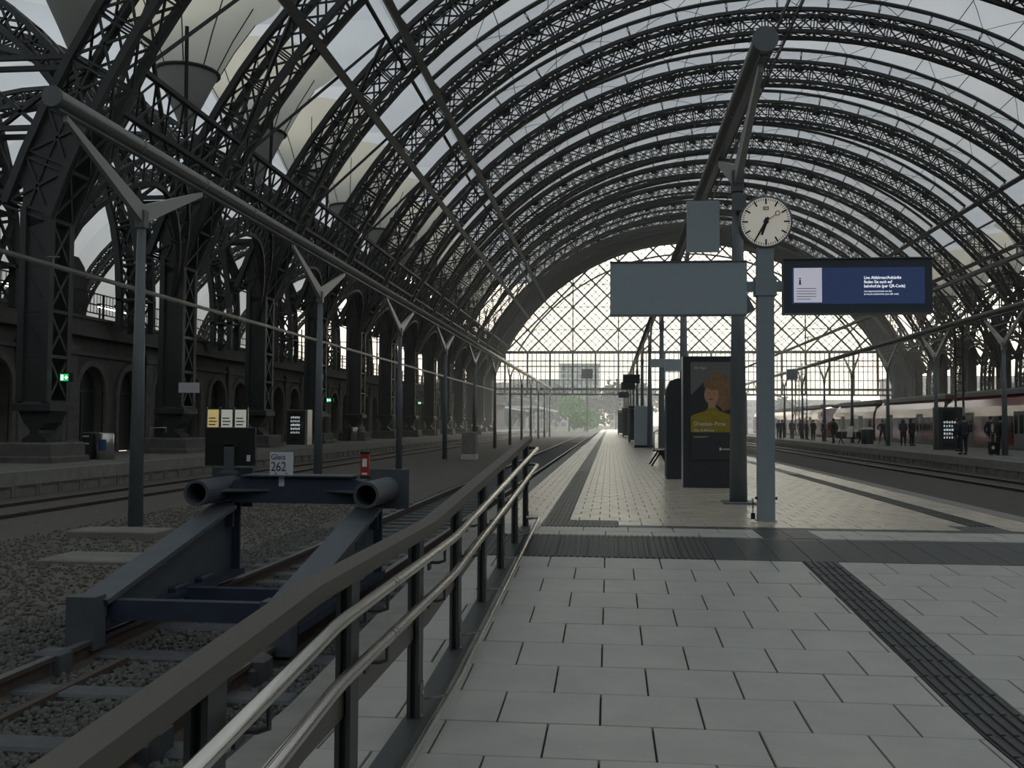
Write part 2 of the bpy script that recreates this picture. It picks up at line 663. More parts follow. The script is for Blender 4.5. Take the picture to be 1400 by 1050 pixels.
# small paving beyond the ramp: thousands of pieces, one joined part
small = MB()
y = 11.6
r = 0
SW, SD = 0.252, 0.40
while y < 62:
    off = 0 if r % 2 else SW / 2
    k = int((TX0 - off) / SW) - 1
    edges = [off + SW * (k + i) for i in range(32)]
    for a, b in ((TX0, LS0), (LS1, RS0), (RS1, TX1)):
        if y < 12.05:
            if a == LS1:
                a = 0.10
            if b == RS0:
                b = 4.0
        pts = [a] + [e for e in edges if a + .03 < e < b - .03] + [b]
        for p, q in zip(pts[:-1], pts[1:]):
            dz = random.uniform(-.0015, .0015)
            ye = min(y + SD, 12.1) if y < 12.05 else y + SD
            small.cbox(p + .004, q - .004, y + .004, ye - .004, -TT, dz, 0.003)
    y = 12.1 if (y < 12.05 and y + SD > 12.05) else y + SD
    r += 1
small.build('small_paving', 'tile_small', floor, kind='stuff')
MB().box(TX0, LS0, 62, 189, -TT, 0).box(LS1, RS0, 62, 189, -TT, 0).box(RS1, TX1, 62, 189, -TT, 0).build('far_paving', 'tile_small', floor, kind='stuff')

# concourse floor behind the camera and to the right
ZT = -0.72
MB().box(-60, 70, -46, Y0, -1.0, fz(Y0) - 0.001).build('floor', 'concrete', kind='structure')
# track bed left and right, outside ground
MB().box(-14.6, XL, Y0, 190, -1.2, ZT).build('track_bed', 'gravel', kind='structure')
MB().box(XR, 14.9, Y0, 190, -1.2, ZT - 0.03).build('track_bed', 'ballast_bed', kind='structure')
MB().box(22.2, 60, Y0, 190, -1.2, ZT - 0.1).build('track_bed', 'ballast_bed', kind='structure')
MB().box(-300, 300, 190, 900, -1.4, -0.95).build('ground_outside', 'grass', kind='structure')

# left platform
ZPL, ZPR = -0.10, -0.15
XPL, XPR = -14.6, 14.9
fl = MB().box(-20.6, XPL - 0.10, Y0, 190, -1.2, ZPL).build('floor', 'concrete', kind='structure')
MB().box(XPL - 0.9, XPL - 0.86, Y0, 190, ZPL - .01, ZPL + 0.004).build('floor_line', 'tactile', fl)
MB().box(XPL - 0.10, XPL + 0.03, Y0, 190, ZPL - 0.34, ZPL + 0.005).build('edge_slab', 'concrete_edge', fl)
pan = MB()
pan.box(XPL - .1, XPL - .02, -.5, .5, -.82, ZPL - .34)
pan.box(XPL - .03, XPL + .02, -.5, -.42, -.82, ZPL - .34).box(XPL - .03, XPL + .02, .42, .5, -.82, ZPL - .34)
pan.box(XPL - .03, XPL + .02, -.42, .42, -.82, -.77)
pan.add([(XPL - .02, -.42, ZPL - .42), (XPL - .02, .42, ZPL - .42), (XPL + .02, .42, ZPL - .35), (XPL + .02, -.42, ZPL - .35)], [(0, 1, 2, 3)])
pm = pan.mesh('edge_panel', 'concrete')
for k in range(0, 125):
    link('edge_panel', pm, fl, loc=(0, 16 + 1.03 * k, 0))
# right platform
fr = MB().box(XPR + 0.10, 22.2, Y0, 190, -1.2, ZPR).build('floor', 'concrete', kind='structure')
MB().box(XPR - 0.03, XPR + 0.10, Y0, 190, ZPR - 0.34, ZPR + 0.005).build('edge_slab', 'concrete_edge', fr)
MB().box(XPR + 0.9, XPR + 1.2, Y0, 190, ZPR - .01, ZPR + 0.004).build('floor_line', 'tactile', fr)
pan = MB()
pan.box(XPR + .02, XPR + .1, -.5, .5, -.84, ZPR - .34)
pan.box(XPR - .02, XPR + .03, -.5, -.4, -.84, ZPR - .34).box(XPR - .02, XPR + .03, .4, .5, -.84, ZPR - .34)
pan.box(XPR - .02, XPR + .03, -.4, .4, -.84, -.77)
pm = pan.mesh('edge_panel', 'concrete')
for k in range(0, 105):
    link('edge_panel', pm, fr, loc=(0, 34 + 1.03 * k, 0))


# ------------------------------------------------------------------ tracks
def track(label, xc, zr, ya, yb, sleepers=None, near=-99):
    t = thing('railway_track', label, 'track', (xc, ya, zr - 0.17))
    L = yb - ya
    for s in (-1, 1):
        x = s * 0.7525
        p = MB()
        p.box(x - .036, x + .036, 0, L, .135, .168).box(x - .009, x + .009, 0, L, .03, .14)
        p.add([(x - .075, 0, .0), (x + .075, 0, .0), (x + .075, L, .0), (x - .075, L, .0), (x - .02, 0, .035), (x + .02, 0, .035), (x + .02, L, .035), (x - .02, L, .035)],
              [(0, 3, 2, 1), (4, 5, 6, 7), (0, 1, 5, 4), (1, 2, 6, 5), (2, 3, 7, 6), (3, 0, 4, 7)])
        ro = p.build('rail', 'rail_rust', t)
        MB().box(x - .034, x + .034, 0, L, .168, .171).build('running_surface', 'rail_top', ro)
    if sleepers:
        sm = MB().cbox(-1.25, 1.25, -.12, .12, -.16, 0.0, .02).mesh('sleeper', 'sleeper')
        a, b = sleepers
        n = 0
        yy = a
        while yy < b and n < 290:
            link('sleeper', sm, t, loc=(0, yy - ya, 0.05))
            yy += 1.07 if yy < near else 0.62
            n += 1
    return t


XT = -3.37
tb = track('railway track beside the platform that ends under the buffer stop', XT, -0.55, 2.2, 180, (3.29, 95), near=8.2)
# inner guard angle bars between the rails near the buffer stop
for s in (-1, 1):
    MB().box(s * .42 - .03, s * .42 + .03, .2, 5.2, -.02, .06).build('guard_bar', 'rail_rust', tb)
# clamps on the rails
cl = MB().cbox(-.10, .10, -.09, .09, -.02, .20, .03).cbox(-.045, .045, -.13, .13, .0, .13, .02).mesh('rail_clamp', 'sleeper')
for yy in (7.0, 5.35):
    for s in (-1, 1):
        link('rail_clamp', cl, tb, loc=(s * (.7525 + .03), yy - 2.2, 0))
track('railway track along the left platform with recessed edge panels', -12.4, -0.64, -4, 180, (30, 140))
track('railway track hidden close under the right edge of the middle platform', 7.35, -0.68, -4, 180)
track('railway track along the right platform where passengers wait', 12.75, -0.66, -4, 180, (30, 140))
track('railway track under the red train', 24.1, -0.75, 20, 180)


# ballast stones: individually shaped, far too many to count
def stones(name, n, xa, xb, ya, yb, z, smin, smax, material, keep=None):
    bm = bmesh.new()
    bmesh.ops.create_icosphere(bm, subdivisions=1, radius=1)
    base = np.array([v.co[:] for v in bm.verts])
    fcs = np.array([[v.index for v in f.verts] for f in bm.faces])
    bm.free()
    P = np.c_[RNG.uniform(xa, xb, n), RNG.uniform(0, 1, n) ** 1.3 * (yb - ya) + ya, np.full(n, z)]
    if keep is not None:
        P = P[keep(P)]
    n = len(P)
    nv = len(base)
    s = RNG.uniform(smin, smax, (n, 1, 1)) * RNG.uniform(.55, 1.3, (n, 1, 3))
    jit = base[None] * RNG.uniform(.7, 1.2, (n, nv, 1))
    a = RNG.uniform(0, 2 * PI, n)
    b = RNG.uniform(-.8, .8, n)
    v = jit * s
    ca, sa, cb, sb = np.cos(a)[:, None], np.sin(a)[:, None], np.cos(b)[:, None], np.sin(b)[:, None]
    x, yv, zv = v[..., 0], v[..., 1], v[..., 2]
    x, zv = x * cb - zv * sb, x * sb + zv * cb
    x, yv = x * ca - yv * sa, x * sa + yv * ca
    V = np.stack([x, yv, zv], -1) + P[:, None, :] + np.array([0, 0, 1]) * RNG.uniform(-.3, 1.0, (n, 1, 1)) * smin
    Fc = (fcs[None] + (np.arange(n) * nv)[:, None, None]).reshape(-1, 3)
    V = V.reshape(-1, 3)
    me = bpy.data.meshes.new(name)
    me.vertices.add(len(V))
    me.vertices.foreach_set('co', V.ravel())
    me.loops.add(len(Fc) * 3)
    me.loops.foreach_set('vertex_index', Fc.ravel().astype(np.int32))
    me.polygons.add(len(Fc))
    me.polygons.foreach_set('loop_start', np.arange(0, len(Fc) * 3, 3, dtype=np.int32))
    me.polygons.foreach_set('loop_total', np.full(len(Fc), 3, dtype=np.int32))
    me.materials.append(M[material])
    me.update(calc_edges=True)
    return link(name, me, kind='stuff')


def keep_a(P):
    x = P[:, 0] - XT
    near_ = P[:, 1] < 8.2
    fr_ = np.where(near_, np.abs((P[:, 1] - 3.29 + .535) % 1.07 - .535), np.abs((P[:, 1] - 8.64 + .31) % 0.62 - .31))
    on_sl = (fr_ < .13) & (np.abs(x) < 1.25) & (RNG.uniform(0, 1, len(P)) > .06)
    on_rail = (np.abs(np.abs(x) - .7525) < .10)
    return ~(on_sl | on_rail)


o = stones('ballast', 36000, -5.4, XL - .03, 3.0, 17, ZT + .005, .016, .036, 'stone_a', keep_a)
tag(o, 'loose grey ballast stones between the rails below the railing', 'ballast')
o = stones('gravel_grains', 9000, -9.5, -5.3, 8.5, 26, ZT + .0, .012, .03, 'gravel')
tag(o, 'fine brown gravel scattered on the ground left of the buffer stop', 'gravel')

# ================================================================== HALL ROOF
AX, AZ, RI = 11.12, -2.61, 29.77       # main arch: centre and inner radius
RO = RI + 1.75
RM = RI + 2.85                          # membrane arch
YS, PITCH, NR = 28.5, 9.3, 13
GY = YS + PITCH * (NR - 1)             # gable plane
HW = 0.58                              # half width of a rib (along the hall)


def arcpt(r, th, y, cx=AX, cz=AZ):
    return Vector((cx + r * math.sin(th), y, cz + r * math.cos(th)))


DT = math.radians(3.0)


def panel_mesh(name, ri, ro, dt, hw, t, solid=False, wide=True):
    """one lattice field of a box rib, built about the arch centre at the crown"""
    mb = MB()

    def P(r, a, y):
        return Vector((r * math.sin(a), y, r * math.cos(a)))
    a0, a1 = -dt / 2, dt / 2
    bi, bo = ri + .13, ro - .13
    for y in (-hw, hw):
        n = Vector((0, 1, 0))
        if solid:
            e = .015
            mb.add([P(bi, a0, y - e), P(bi, a1, y - e), P(bo, a1, y - e), P(bo, a0, y - e), P(bi, a0, y + e), P(bi, a1, y + e), P(bo, a1, y + e), P(bo, a0, y + e)],
                   [(0, 1, 2, 3), (7, 6, 5, 4), (0, 4, 5, 1), (1, 5, 6, 2), (2, 6, 7, 3), (3, 7, 4, 0)])
            mb.bar(P(bi, a0, y * 1.04), P(bo, a0, y * 1.04), .10, .04, n)
        else:
            mb.bar(P(bi, a0, y), P(bo, a1, y), t, t * .6, n).bar(P(bo, a0, y), P(bi, a1, y), t, t * .6, n)
            g = .10 / ri
            mb.bar(P(bi, a0 + g, y), P(bo, a0 + g, y), t * .8, t, n).bar(P(bi, a0 - g, y), P(bo, a0 - g, y), t * .8, t, n)
            if wide:
                mb.bar(P((bi + bo) / 2, a0, y), P((bi + bo) / 2, a1, y), t * .7, t * .5, n)
    for r in (ri + .04, ro - .04):
        mb.bar(P(r, a0, -hw), P(r, a1, hw), t, t * .6, (0, 0, 1)).bar(P(r, a0, hw), P(r, a1, -hw), t, t * .6, (0, 0, 1))
        mb.bar(P(r, a0, -hw), P(r, a0, hw), t * 1.3, t, (0, 0, 1))
    return mb.mesh(name, 'roof_steel')


PAN = panel_mesh('lattice_panel', RI, RO, DT, HW, .085)
ZSP = AZ + RI * math.cos(math.radians(70.5))     # springing level
ZFT = 1.75                                       # top of the bearing
LEGW = 1.0


def leg_mesh(dz):
    """one field of the straight column leg: plates front and back, crossed bars left and right (x from 0 outwards)"""
    mb = MB()
    hw = HW * .92
    for y in (-hw, hw):
        mb.box(.1, LEGW - .1, y - .015, y + .015, 0, dz)
        mb.box(.06, LEGW - .06, y - .03, y + .03, -.05, .05)
        mb.bar((.12, y * 1.03, .08), (LEGW - .12, y * 1.03, dz - .08), .05, .05, (0, 1, 0))
    for x in (.04, LEGW - .04):
        mb.bar((x, -hw, 0), (x, hw, dz), .03, .085, (0, 0, 1)).bar((x, hw, 0), (x, -hw, dz), .03, .085, (0, 0, 1))
        mb.box(x - .03, x + .03, -hw, hw, -.05, .05)
    return mb.mesh('leg_panel', 'roof_steel')


NLEG = 4
LEG = leg_mesh((ZSP - ZFT) / NLEG)


def chord(r, th0, th1, y, w, h, n, cx, cz, ri_shift=None):
    pts = [arcpt(r, th0 + (th1 - th0) * k / n, y, cx, cz) for k in range(n + 1)]
    mb = MB()
    o_ = 0
    for k, p in enumerate(pts):
        th = th0 + (th1 - th0) * k / n
        rad = Vector((math.sin(th), 0, math.cos(th)))
        for a, b in ((-1, -1), (1, -1), (1, 1), (-1, 1)):
            mb.v.append(tuple(p + Vector((0, a * w / 2, 0)) + rad * (b * h / 2)))
    for i in range(n):
        for k in range(4):
            a, b = i * 4 + k, i * 4 + (k + 1) % 4
            mb.f.append((a, b, b + 4, a + 4))
    mb.f += [(3, 2, 1, 0), (n * 4, n * 4 + 1, n * 4 + 2, n * 4 + 3)]
    return mb


TL = math.radians(70.5)     # lattice part ends, solid legs begin
TE = math.radians(84)
# shared meshes about the centre (y = 0)
CH = {}
for nm, r in (('inner', RI + .13), ('outer', RO - .13)):
    CH[nm] = chord(r, -TL, TL, 0, .25, .24, 47, 0, 0).mesh('chord', 'roof_steel')
XLEG = RI * math.sin(TL)               # inner face of the legs, from the hall axis
CH['leg'] = MB().box(0, .2, -.13, .13, ZFT, ZSP + .4).mesh('leg_chord', 'roof_steel')
hn = MB()
pts_ = [(0, ZSP), (LEGW, ZSP - .3), (LEGW, ZSP + 1.0)] + [((RO - .2) * math.sin(TL - DT * q) - XLEG, AZ + (RO - .2) * math.cos(TL - DT * q)) for q in (0.4, 1, 1.6, 2.2)] + [(RI * math.sin(TL - DT * 2.2) - XLEG, AZ + RI * math.cos(TL - DT * 2.2))]
hn.ngon_y(pts_, -.015, .015)
CH['haunch'] = hn.mesh('haunch_plate', 'roof_steel')
tubep = [arcpt(RM - .1, math.radians(a), 0, 0, 0) for a in range(-42, 43, 3)]
CH['tube'] = MB().tube(tubep, .14, 6).mesh('membrane_arch', 'roof_steel_b')
pst = MB()
pst.tube([(0, 0, RO - .05), (0, 0, RM - .15)], .06, 6)
pst.cbox(-.14, .14, -.14, .14, RO - .05, RO + .08, .03)
CH['post'] = pst.mesh('strut', 'roof_steel_b')
pin = MB().lathe([(.05, RM - .62), (.10, RM - .58), (.10, RM - .40), (.05, RM - .36)], n=8).mesh('cable_clamp', 'alu')
GUS = MB().ngon_y([(-.35, RO - .5), (.35, RO - .5), (.22, RO + .12), (-.22, RO + .12)], -.03, .03).mesh('gusset', 'roof_steel')

# foot bearing: capital, curved bracket
FOOT = MB()
FOOT.cbox(-.62, .62, -.66, .66, .34, .62, .08)
FOOT.ngon_y([(-.52, .34), (.52, .34), (.36, -.02), (.14, -.25), (.14, -.36), (.40, -.54), (.40, -.62), (-.40, -.62), (-.40, -.54), (-.14, -.36), (-.14, -.25), (-.36, -.02)], -.45, .45)
FOOTM = FOOT.mesh('bearing', 'roof_steel')
for k in range(NR):
    Y = YS + PITCH * k
    lab = ('nearest' if k == 0 else NTH[k] if k < NR - 1 else 'farthest')
    rib = thing('roof_arch', f'dark steel lattice arch spanning the main hall, {lab} of the thirteen' + ('' if k in (0, NR - 1) else ' from the front'),
                'roof arch', (AX, Y, AZ), 0, 'arches of the main hall')
    for nm in ('inner', 'outer'):
        for s in (-1, 1):
            link('chord', CH[nm], rib, loc=(0, s * HW, 0))
    for s in (-1, 1):          # left and right legs
        def leg_part(nm, me, x, y, z):
            o = link(nm, me, rib, loc=(s * (XLEG + x), y, z - AZ))
            if s < 0:
                o.rotation_euler = (0, 0, PI)
            return o
        for q in (-1, 1):
            for x in (0, LEGW - .2):
                leg_part('leg_chord', CH['leg'], x, q * HW * .92, 0)
            leg_part('haunch_plate', CH['haunch'], 0, q * HW * .92, 0)
        for j in range(NLEG):
            leg_part('leg_panel', LEG, 0, 0, ZFT + (ZSP - ZFT) / NLEG * j)
        leg_part('bearing', FOOTM, LEGW / 2, 0, ZFT - .62)
    for j in range(47):
        th = -TL + DT * (j + .5)
        o = link('lattice_panel', PAN, rib)
        o.rotation_euler = (0, th, 0)
    if k < NR - 1:
        link('membrane_arch', CH['tube'], rib)
        for j in range(-7, 8):
            o = link('strut', CH['post'], rib)
            o.rotation_euler = (0, math.radians(6 * j), 0)
            link('cable_clamp', pin, o, loc=(0, 0, 0))
            o = link('gusset', GUS, rib, loc=(0, HW + .04, 0))
            o.rotation_euler = (0, math.radians(6 * j), 0)

# stone pedestals under the columns
for s, side in ((-1, 'left'), (1, 'right')):
    for k in range(NR):
        Y = YS + PITCH * k
        x = AX + s * (XLEG + LEGW / 2)
        zb = ZPL if s < 0 else -0.82
        pd = MB().cbox(-.95, .95, -1.05, 1.05, 0, .3 - ZPL - zb if s > 0 else .2, .04).cbox(-.86, .86, -.95, .95, .05, .51 - zb, .05)
        o = pd.build('pedestal', 'stone_trim', loc=(x, Y, zb))
        tag(o, f'stone pedestal under the {NTH[k]} arch from the front, {side} side', 'pedestal', 'column pedestals')

# purlins running the length of the hall
for nm, deg, r in (('left lower', -50.3, RI - .16), ('left upper', -43.6, RI - .16), ('right upper', 41, RI - .16), ('right lower', 50.3, RI - .16)):
    th = math.radians(deg)
    a, b = arcpt(r, th, 14), arcpt(r, th, GY)
    rad = (math.sin(th), 0, math.cos(th))
    MBp = MB().bar(a, b, .34, .26, rad)
    o = MBp.build('purlin', 'roof_steel_b')
    tag(o, f'long steel purlin along the main hall roof, {nm} one', 'roof beam', 'purlins of the main hall')
# ridge walkway under the crown
rw = thing('ridge_walkway', 'narrow steel maintenance walkway hanging under the crown of the main roof', 'walkway', (AX, 20, AZ + RI - .55))
L = GY - 20
for s in (-1, 1):
    MB().box(s * .42 - .05, s * .42 + .05, 0, L, 0, .30).build('side_beam', 'roof_steel_b', rw)
rung = MB().box(-.42, .42, -.04, .04, .04, .10).mesh('rung', 'roof_steel_b')
hang = MB().box(-.05, .05, -.05, .05, .28, .60).mesh('hanger', 'roof_steel_b')
for j in range(int(L / 1.2)):
    link('rung', rung, rw, loc=(0, .4 + 1.2 * j, 0))
for k in range(NR):
    for s in (-1, 1):
        link('hanger', hang, rw, loc=(s * .42, YS + PITCH * k - 20, 0))

# ------------------------------------------------------------------ membrane
TM = math.asin(22.12 / RM)
ceil_ = bpy.data.objects.new('ceiling', None)
COL.objects.link(ceil_)
ceil_['kind'] = 'structure'
NB0 = -7


def roof_bay(cx, cz, r, t0, t1, nth, rise):
    mb = MB()
    ny = 6
    for i in range(nth + 1):
        th = t0 + (t1 - t0) * i / nth
        for j in range(ny + 1):
            u = j / ny
            e_ = 1 - abs(2 * i / nth - 1) ** 8
            rr = r + rise * 4 * u * (1 - u) * e_
            mb.v.append((cx + rr * math.sin(th), u * PITCH, cz + rr * math.cos(th)))
    for i in range(nth):
        for j in range(ny):
            a = i * (ny + 1) + j
            mb.f.append((a, a + 1, a + ny + 2, a + ny + 1))
    return mb


bay = roof_bay(AX, AZ, RM, -TM, TM, 36, .55).mesh('membrane_bay', 'membrane', True)
SCX, SCZ, SR = -34.4, 6.0, 14.6
SRO = SR + 1.1
SRM = 17.5
sideL = roof_bay(SCX, SCZ, SRM, -math.radians(80), math.asin(8.55 / SRM), 26, .4).mesh('membrane_bay', 'membrane', True)
sideR = roof_bay(2 * AX - SCX, SCZ, SRM, -math.asin(8.55 / SRM), math.radians(80), 26, .4).mesh('membrane_bay', 'membrane', True)


def funnel_mesh(cx, sgn):
    """valley field between the halls drawn down to a funnel"""
    prof_ = [(0.06, 14.2, 0), (0.62, 15.5, 0), (1.22, 16.8, 0), (1.42, 17.2, 0), (2.15, 18.6, 0), (3.1, 20.1, 0), (4.2, 21.0, 0)]
    low, up, outer = MB(), MB(), MB()
    n = 40
    rows = []
    for r, z, _ in prof_:
        rows.append([(cx + r * math.cos(2 * PI * k / n), PITCH / 2 + r * math.sin(2 * PI * k / n), z) for k in range(n)])
    xa, xb = (-25.87, -10.97) if sgn < 0 else (2 * AX + 10.97, 2 * AX + 25.87)
    zm_, zs_ = AZ + RM * math.cos(TM), SCZ + math.sqrt(SRM ** 2 - 8.55 ** 2)

    def zl(x):
        u = (x - xa) / (xb - xa)
        return zs_ + (zm_ - zs_) * (u if sgn < 0 else 1 - u)
    last = []
    for k in range(n):
        dx, dy = math.cos(2 * PI * k / n), math.sin(2 * PI * k / n)
        t = 1e9
        if dx > 1e-6:
            t = min(t, (xb - cx) / dx)
        if dx < -1e-6:
            t = min(t, (xa - cx) / dx)
        if abs(dy) > 1e-6:
            t = min(t, PITCH / 2 / abs(dy))
        last.append((cx + dx * t, PITCH / 2 + dy * t, zl(cx + dx * t)))
    for cxr in (xa, xb):
        for cyr in (-PITCH / 2, PITCH / 2):
            a_ = math.atan2(cyr, cxr - cx) % (2 * PI)
            last[int(round(a_ / (2 * PI) * n)) % n] = (cxr, PITCH / 2 + cyr, zl(cxr))
    rows.append(last)
    for mb, i0, i1 in ((low, 0, 3), (up, 3, len(rows) - 2), (outer, len(rows) - 2, len(rows) - 1)):
        for i in range(i0, i1 + 1):
            mb.v += rows[i]
        for i in range(i1 - i0):
            for k in range(n):
                a, b = i * n + k, i * n + (k + 1) % n
                mb.f.append((a, b, b + n, a + n))
    ring = MB().tube([(cx + 1.42 * math.cos(2 * PI * k / 24), PITCH / 2 + 1.42 * math.sin(2 * PI * k / 24), 17.15) for k in range(25)], .09, 6)
    seams = MB()
    for k in range(0, n, 4):
        seams.tube([(rows[i][k][0], rows[i][k][1], rows[i][k][2] - .03) for i in range(3, len(rows) - 2)], .03, 4)
    return low.mesh('funnel_cone', 'membrane_grey', True), up.mesh('funnel_sheet', 'membrane_cream', True), outer.mesh('valley_sheet', 'membrane', True), ring.mesh('funnel_ring', 'roof_steel_b'), seams.mesh('funnel_seam', 'roof_steel_b')


FX = -19.4
FUN = {-1: funnel_mesh(FX, -1), 1: funnel_mesh(2 * AX - FX, 1)}
cab = MB()
for j in range(-6, 7):
    th = math.radians(6 * j + 3)
    pts = []
    for i in range(5):
        u = i / 4
        rr = RM + .55 * 4 * u * (1 - u) - .06
        pts.append((AX + rr * math.sin(th), u * PITCH, AZ + rr * math.cos(th)))
    cab.tube(pts, .03, 4)
cabm = cab.mesh('roof_cable', 'roof_steel_b')
xc_ = MB()
for j in (-36, -24, -12, 0, 12, 24):
    for a, b in ((j, j + 12), (j + 12, j)):
        pts = []
        for i in range(7):
            u = i / 6
            th = math.radians(a + (b - a) * u)
            rr = RM + .55 * 4 * u * (1 - u) - .08
            pts.append((AX + rr * math.sin(th), u * PITCH, AZ + rr * math.cos(th)))
        xc_.tube(pts, .022, 4)
xcm = xc_.mesh('cross_cable', 'roof_steel_b')
for k in range(NB0, NR - 1):
    y = YS + PITCH * k
    link('membrane_bay', bay, ceil_, loc=(0, y, 0))
    link('membrane_bay', sideL, ceil_, loc=(0, y, 0))
    link('membrane_bay', sideR, ceil_, loc=(0, y, 0))
    if k >= 0:
        link('roof_cable', cabm, ceil_, loc=(0, y, 0))
        link('cross_cable', xcm, ceil_, loc=(0, y, 0))
    for s in (-1, 1):
        for nm, me in zip(('funnel_cone', 'funnel_sheet', 'valley_sheet', 'funnel_ring', 'funnel_seam'), FUN[s]):
            if nm in ('funnel_ring', 'funnel_seam') and k < 0:
                continue
            link(nm, me, ceil_, loc=(0, y, 0))

# ------------------------------------------------------------------ side hall arches with ties to the main arch
DTS = math.radians(6.0)
SPAN_ = panel_mesh('lattice_panel', SR, SRO, DTS, .5, .10, wide=False)
SCH = [chord(r, -math.radians(90), math.radians(90), 0, .24, .24, 30, 0, 0).mesh('chord', 'roof_steel') for r in (SR + .12, SRO - .12)]
for s in (-1, 1):
    cx = SCX if s < 0 else 2 * AX - SCX
    side = 'left' if s < 0 else 'right'
    for k in range(NR):
        Y = YS + PITCH * k
        a = thing('side_arch', f'lower steel lattice arch of the {side} side hall, {NTH[k]} from the front', 'roof arch', (cx, Y, SCZ), 0, f'arches of the {side} side hall')
        for me in SCH:
            for q in (-1, 1):
                link('chord', me, a, loc=(0, q * .5, 0))
        for j in range(30):
            o = link('lattice_panel', SPAN_, a)
            o.rotation_euler = (0, -PI / 2 + DTS * (j + .5), 0)
        # column stub below the springing and struts across the valley to the main arch
        for q in (-1, 1):
            stb = MB()
            xc0 = q * (SR + .55)
            for dx in (-.43, .43):
                for dy in (-.5, .5):
                    stb.box(xc0 + dx - .12, xc0 + dx + .12, dy - .12, dy + .12, -1.25, 0.1)
            for dy in (-.5, .5):
                stb.bar((xc0 - .43, dy, -1.2), (xc0 + .43, dy, 0), .09, .06, (0, 1, 0)).bar((xc0 + .43, dy, -1.2), (xc0 - .43, dy, 0), .09, .06, (0, 1, 0))
            stb.box(xc0 - .55, xc0 + .55, -.62, .62, 0.0, 0.1).build('column_stub', 'roof_steel', a)
        st = MB()
        for z in (8.2, 10.2, 12.4):
            dz = z - AZ
            xm = math.sqrt((RO - .05) ** 2 - dz ** 2)
            xm = AX + s * xm
            xs_ = cx - s * math.sqrt(max((SRO - .05) ** 2 - (z - SCZ) ** 2, 0.1))
            for q in (-.45, .45):
                st.bar((xm - cx, q, z - SCZ), (xs_ - cx, q, z - SCZ), .12, .16)
            z2 = z + 2.0
            xm2 = AX + s * math.sqrt((RO - .05) ** 2 - (z2 - AZ) ** 2)
            if z < 11:
                st.bar((xs_ - cx, 0, z - SCZ), (xm2 - cx, 0, z2 - SCZ), .12, .12)
                xs2 = cx - s * math.sqrt(max((SRO - .05) ** 2 - (z2 - SCZ) ** 2, 0.1))
                st.bar((xm - cx, 0, z - SCZ), (xs2 - cx, 0, z2 - SCZ), .12, .12)
        st.build('valley_strut', 'roof_steel', a)

# longitudinal bracing between neighbouring columns: curved portal arch + girder, one thing per bay and side
for s in (-1, 1):
    side = 'left' if s < 0 else 'right'
    meshes = []
    pa, gi, fan = MB(), MB(), MB()

    def xi(z, r=RI + .1):
        return AX + s * math.sqrt(r ** 2 - (z - AZ) ** 2)
    h0, L = .55, PITCH
    for rr, off in ((0, 0), (0.9, .9)):
        pts = []
        for i in range(17):
            u = i / 16
            y = h0 + (L - 2 * h0) * u
            z = 6.2 + off + 3.4 * math.sin(PI * u) ** .6
            pts.append((xi(z), y, z))
        pa.sweep(pts, .16, .16, (1, 0, 0))
        if rr == 0:
            base = pts
        else:
            for i in range(16):
                p, q = base[i], pts[i + 1]
                pa.bar(p, q, .06, .06).bar(base[i + 1], pts[i], .06, .06)
    top_ = 11.0
    for i in range(0, 16, 2):
        y0_ = pts[i][1]
        y1_ = pts[i + 2][1]
        pa.bar(pts[i], (xi(top_), y1_, top_), .07, .07).bar(pts[i + 2], (xi(top_), y0_, top_), .07, .07)
    for z in (11.0, 12.3):
        gi.bar((xi(z), h0, z), (xi(z), L - h0, z), .18, .16)
    for i in range(8):
        y0_, y1_ = h0 + (L - 2 * h0) * i / 8, h0 + (L - 2 * h0) * (i + 1) / 8
        gi.bar((xi(11), y0_, 11), (xi(12.3), y1_, 12.3), .07, .07).bar((xi(12.3), y0_, 12.3), (xi(11), y1_, 11), .07, .07)
    # fan struts from each column spreading up towards the funnel
    fxx = FX if s < 0 else 2 * AX - FX
    for ya in (h0, L - h0):
        for zt, yt in ((14.3, L / 2), (13.0, L / 2), (16.0, L * .35 if ya < L / 2 else L * .65)):
            fan.bar((xi(7.5), ya, 7.5), ((fxx + xi(zt)) / 2, yt, zt), .14, .14)
        fan.bar((xi(12.3), ya, 12.3), (xi(18.5, RI + .2), L / 2, 18.5), .12, .12)
    fan.bar((xi(18.5), h0, 18.5), (xi(18.5), L - h0, 18.5), .14, .14)
    ms = [pa.mesh('portal_arch', 'roof_steel'), gi.mesh('lattice_girder', 'roof_steel'), fan.mesh('fan_strut', 'roof_steel')]
    for k in range(NR - 1):
        b = thing('column_bracing', f'curved steel bracing between the {NTH[k]} and {NTH[k + 1]} {side} columns from the front', 'bracing',
                  (0, YS + PITCH * k, 0), 0, f'bracing along the {side} column row')
        for nm, me in zip(('portal_arch', 'lattice_girder', 'fan_strut'), ms):
            link(nm, me, b)

# ================================================================== GABLE
gab = bpy.data.objects.new('window_1', None)
COL.objects.link(gab)
gab['kind'] = 'structure'
gab.location = (AX, GY + 1.2, 0)
ZT1, ZT2, ZT3 = 11.45, 6.1, 5.35


def half(z, r=RI):
    return math.sqrt(max(r * r - (z - AZ) ** 2, 0))


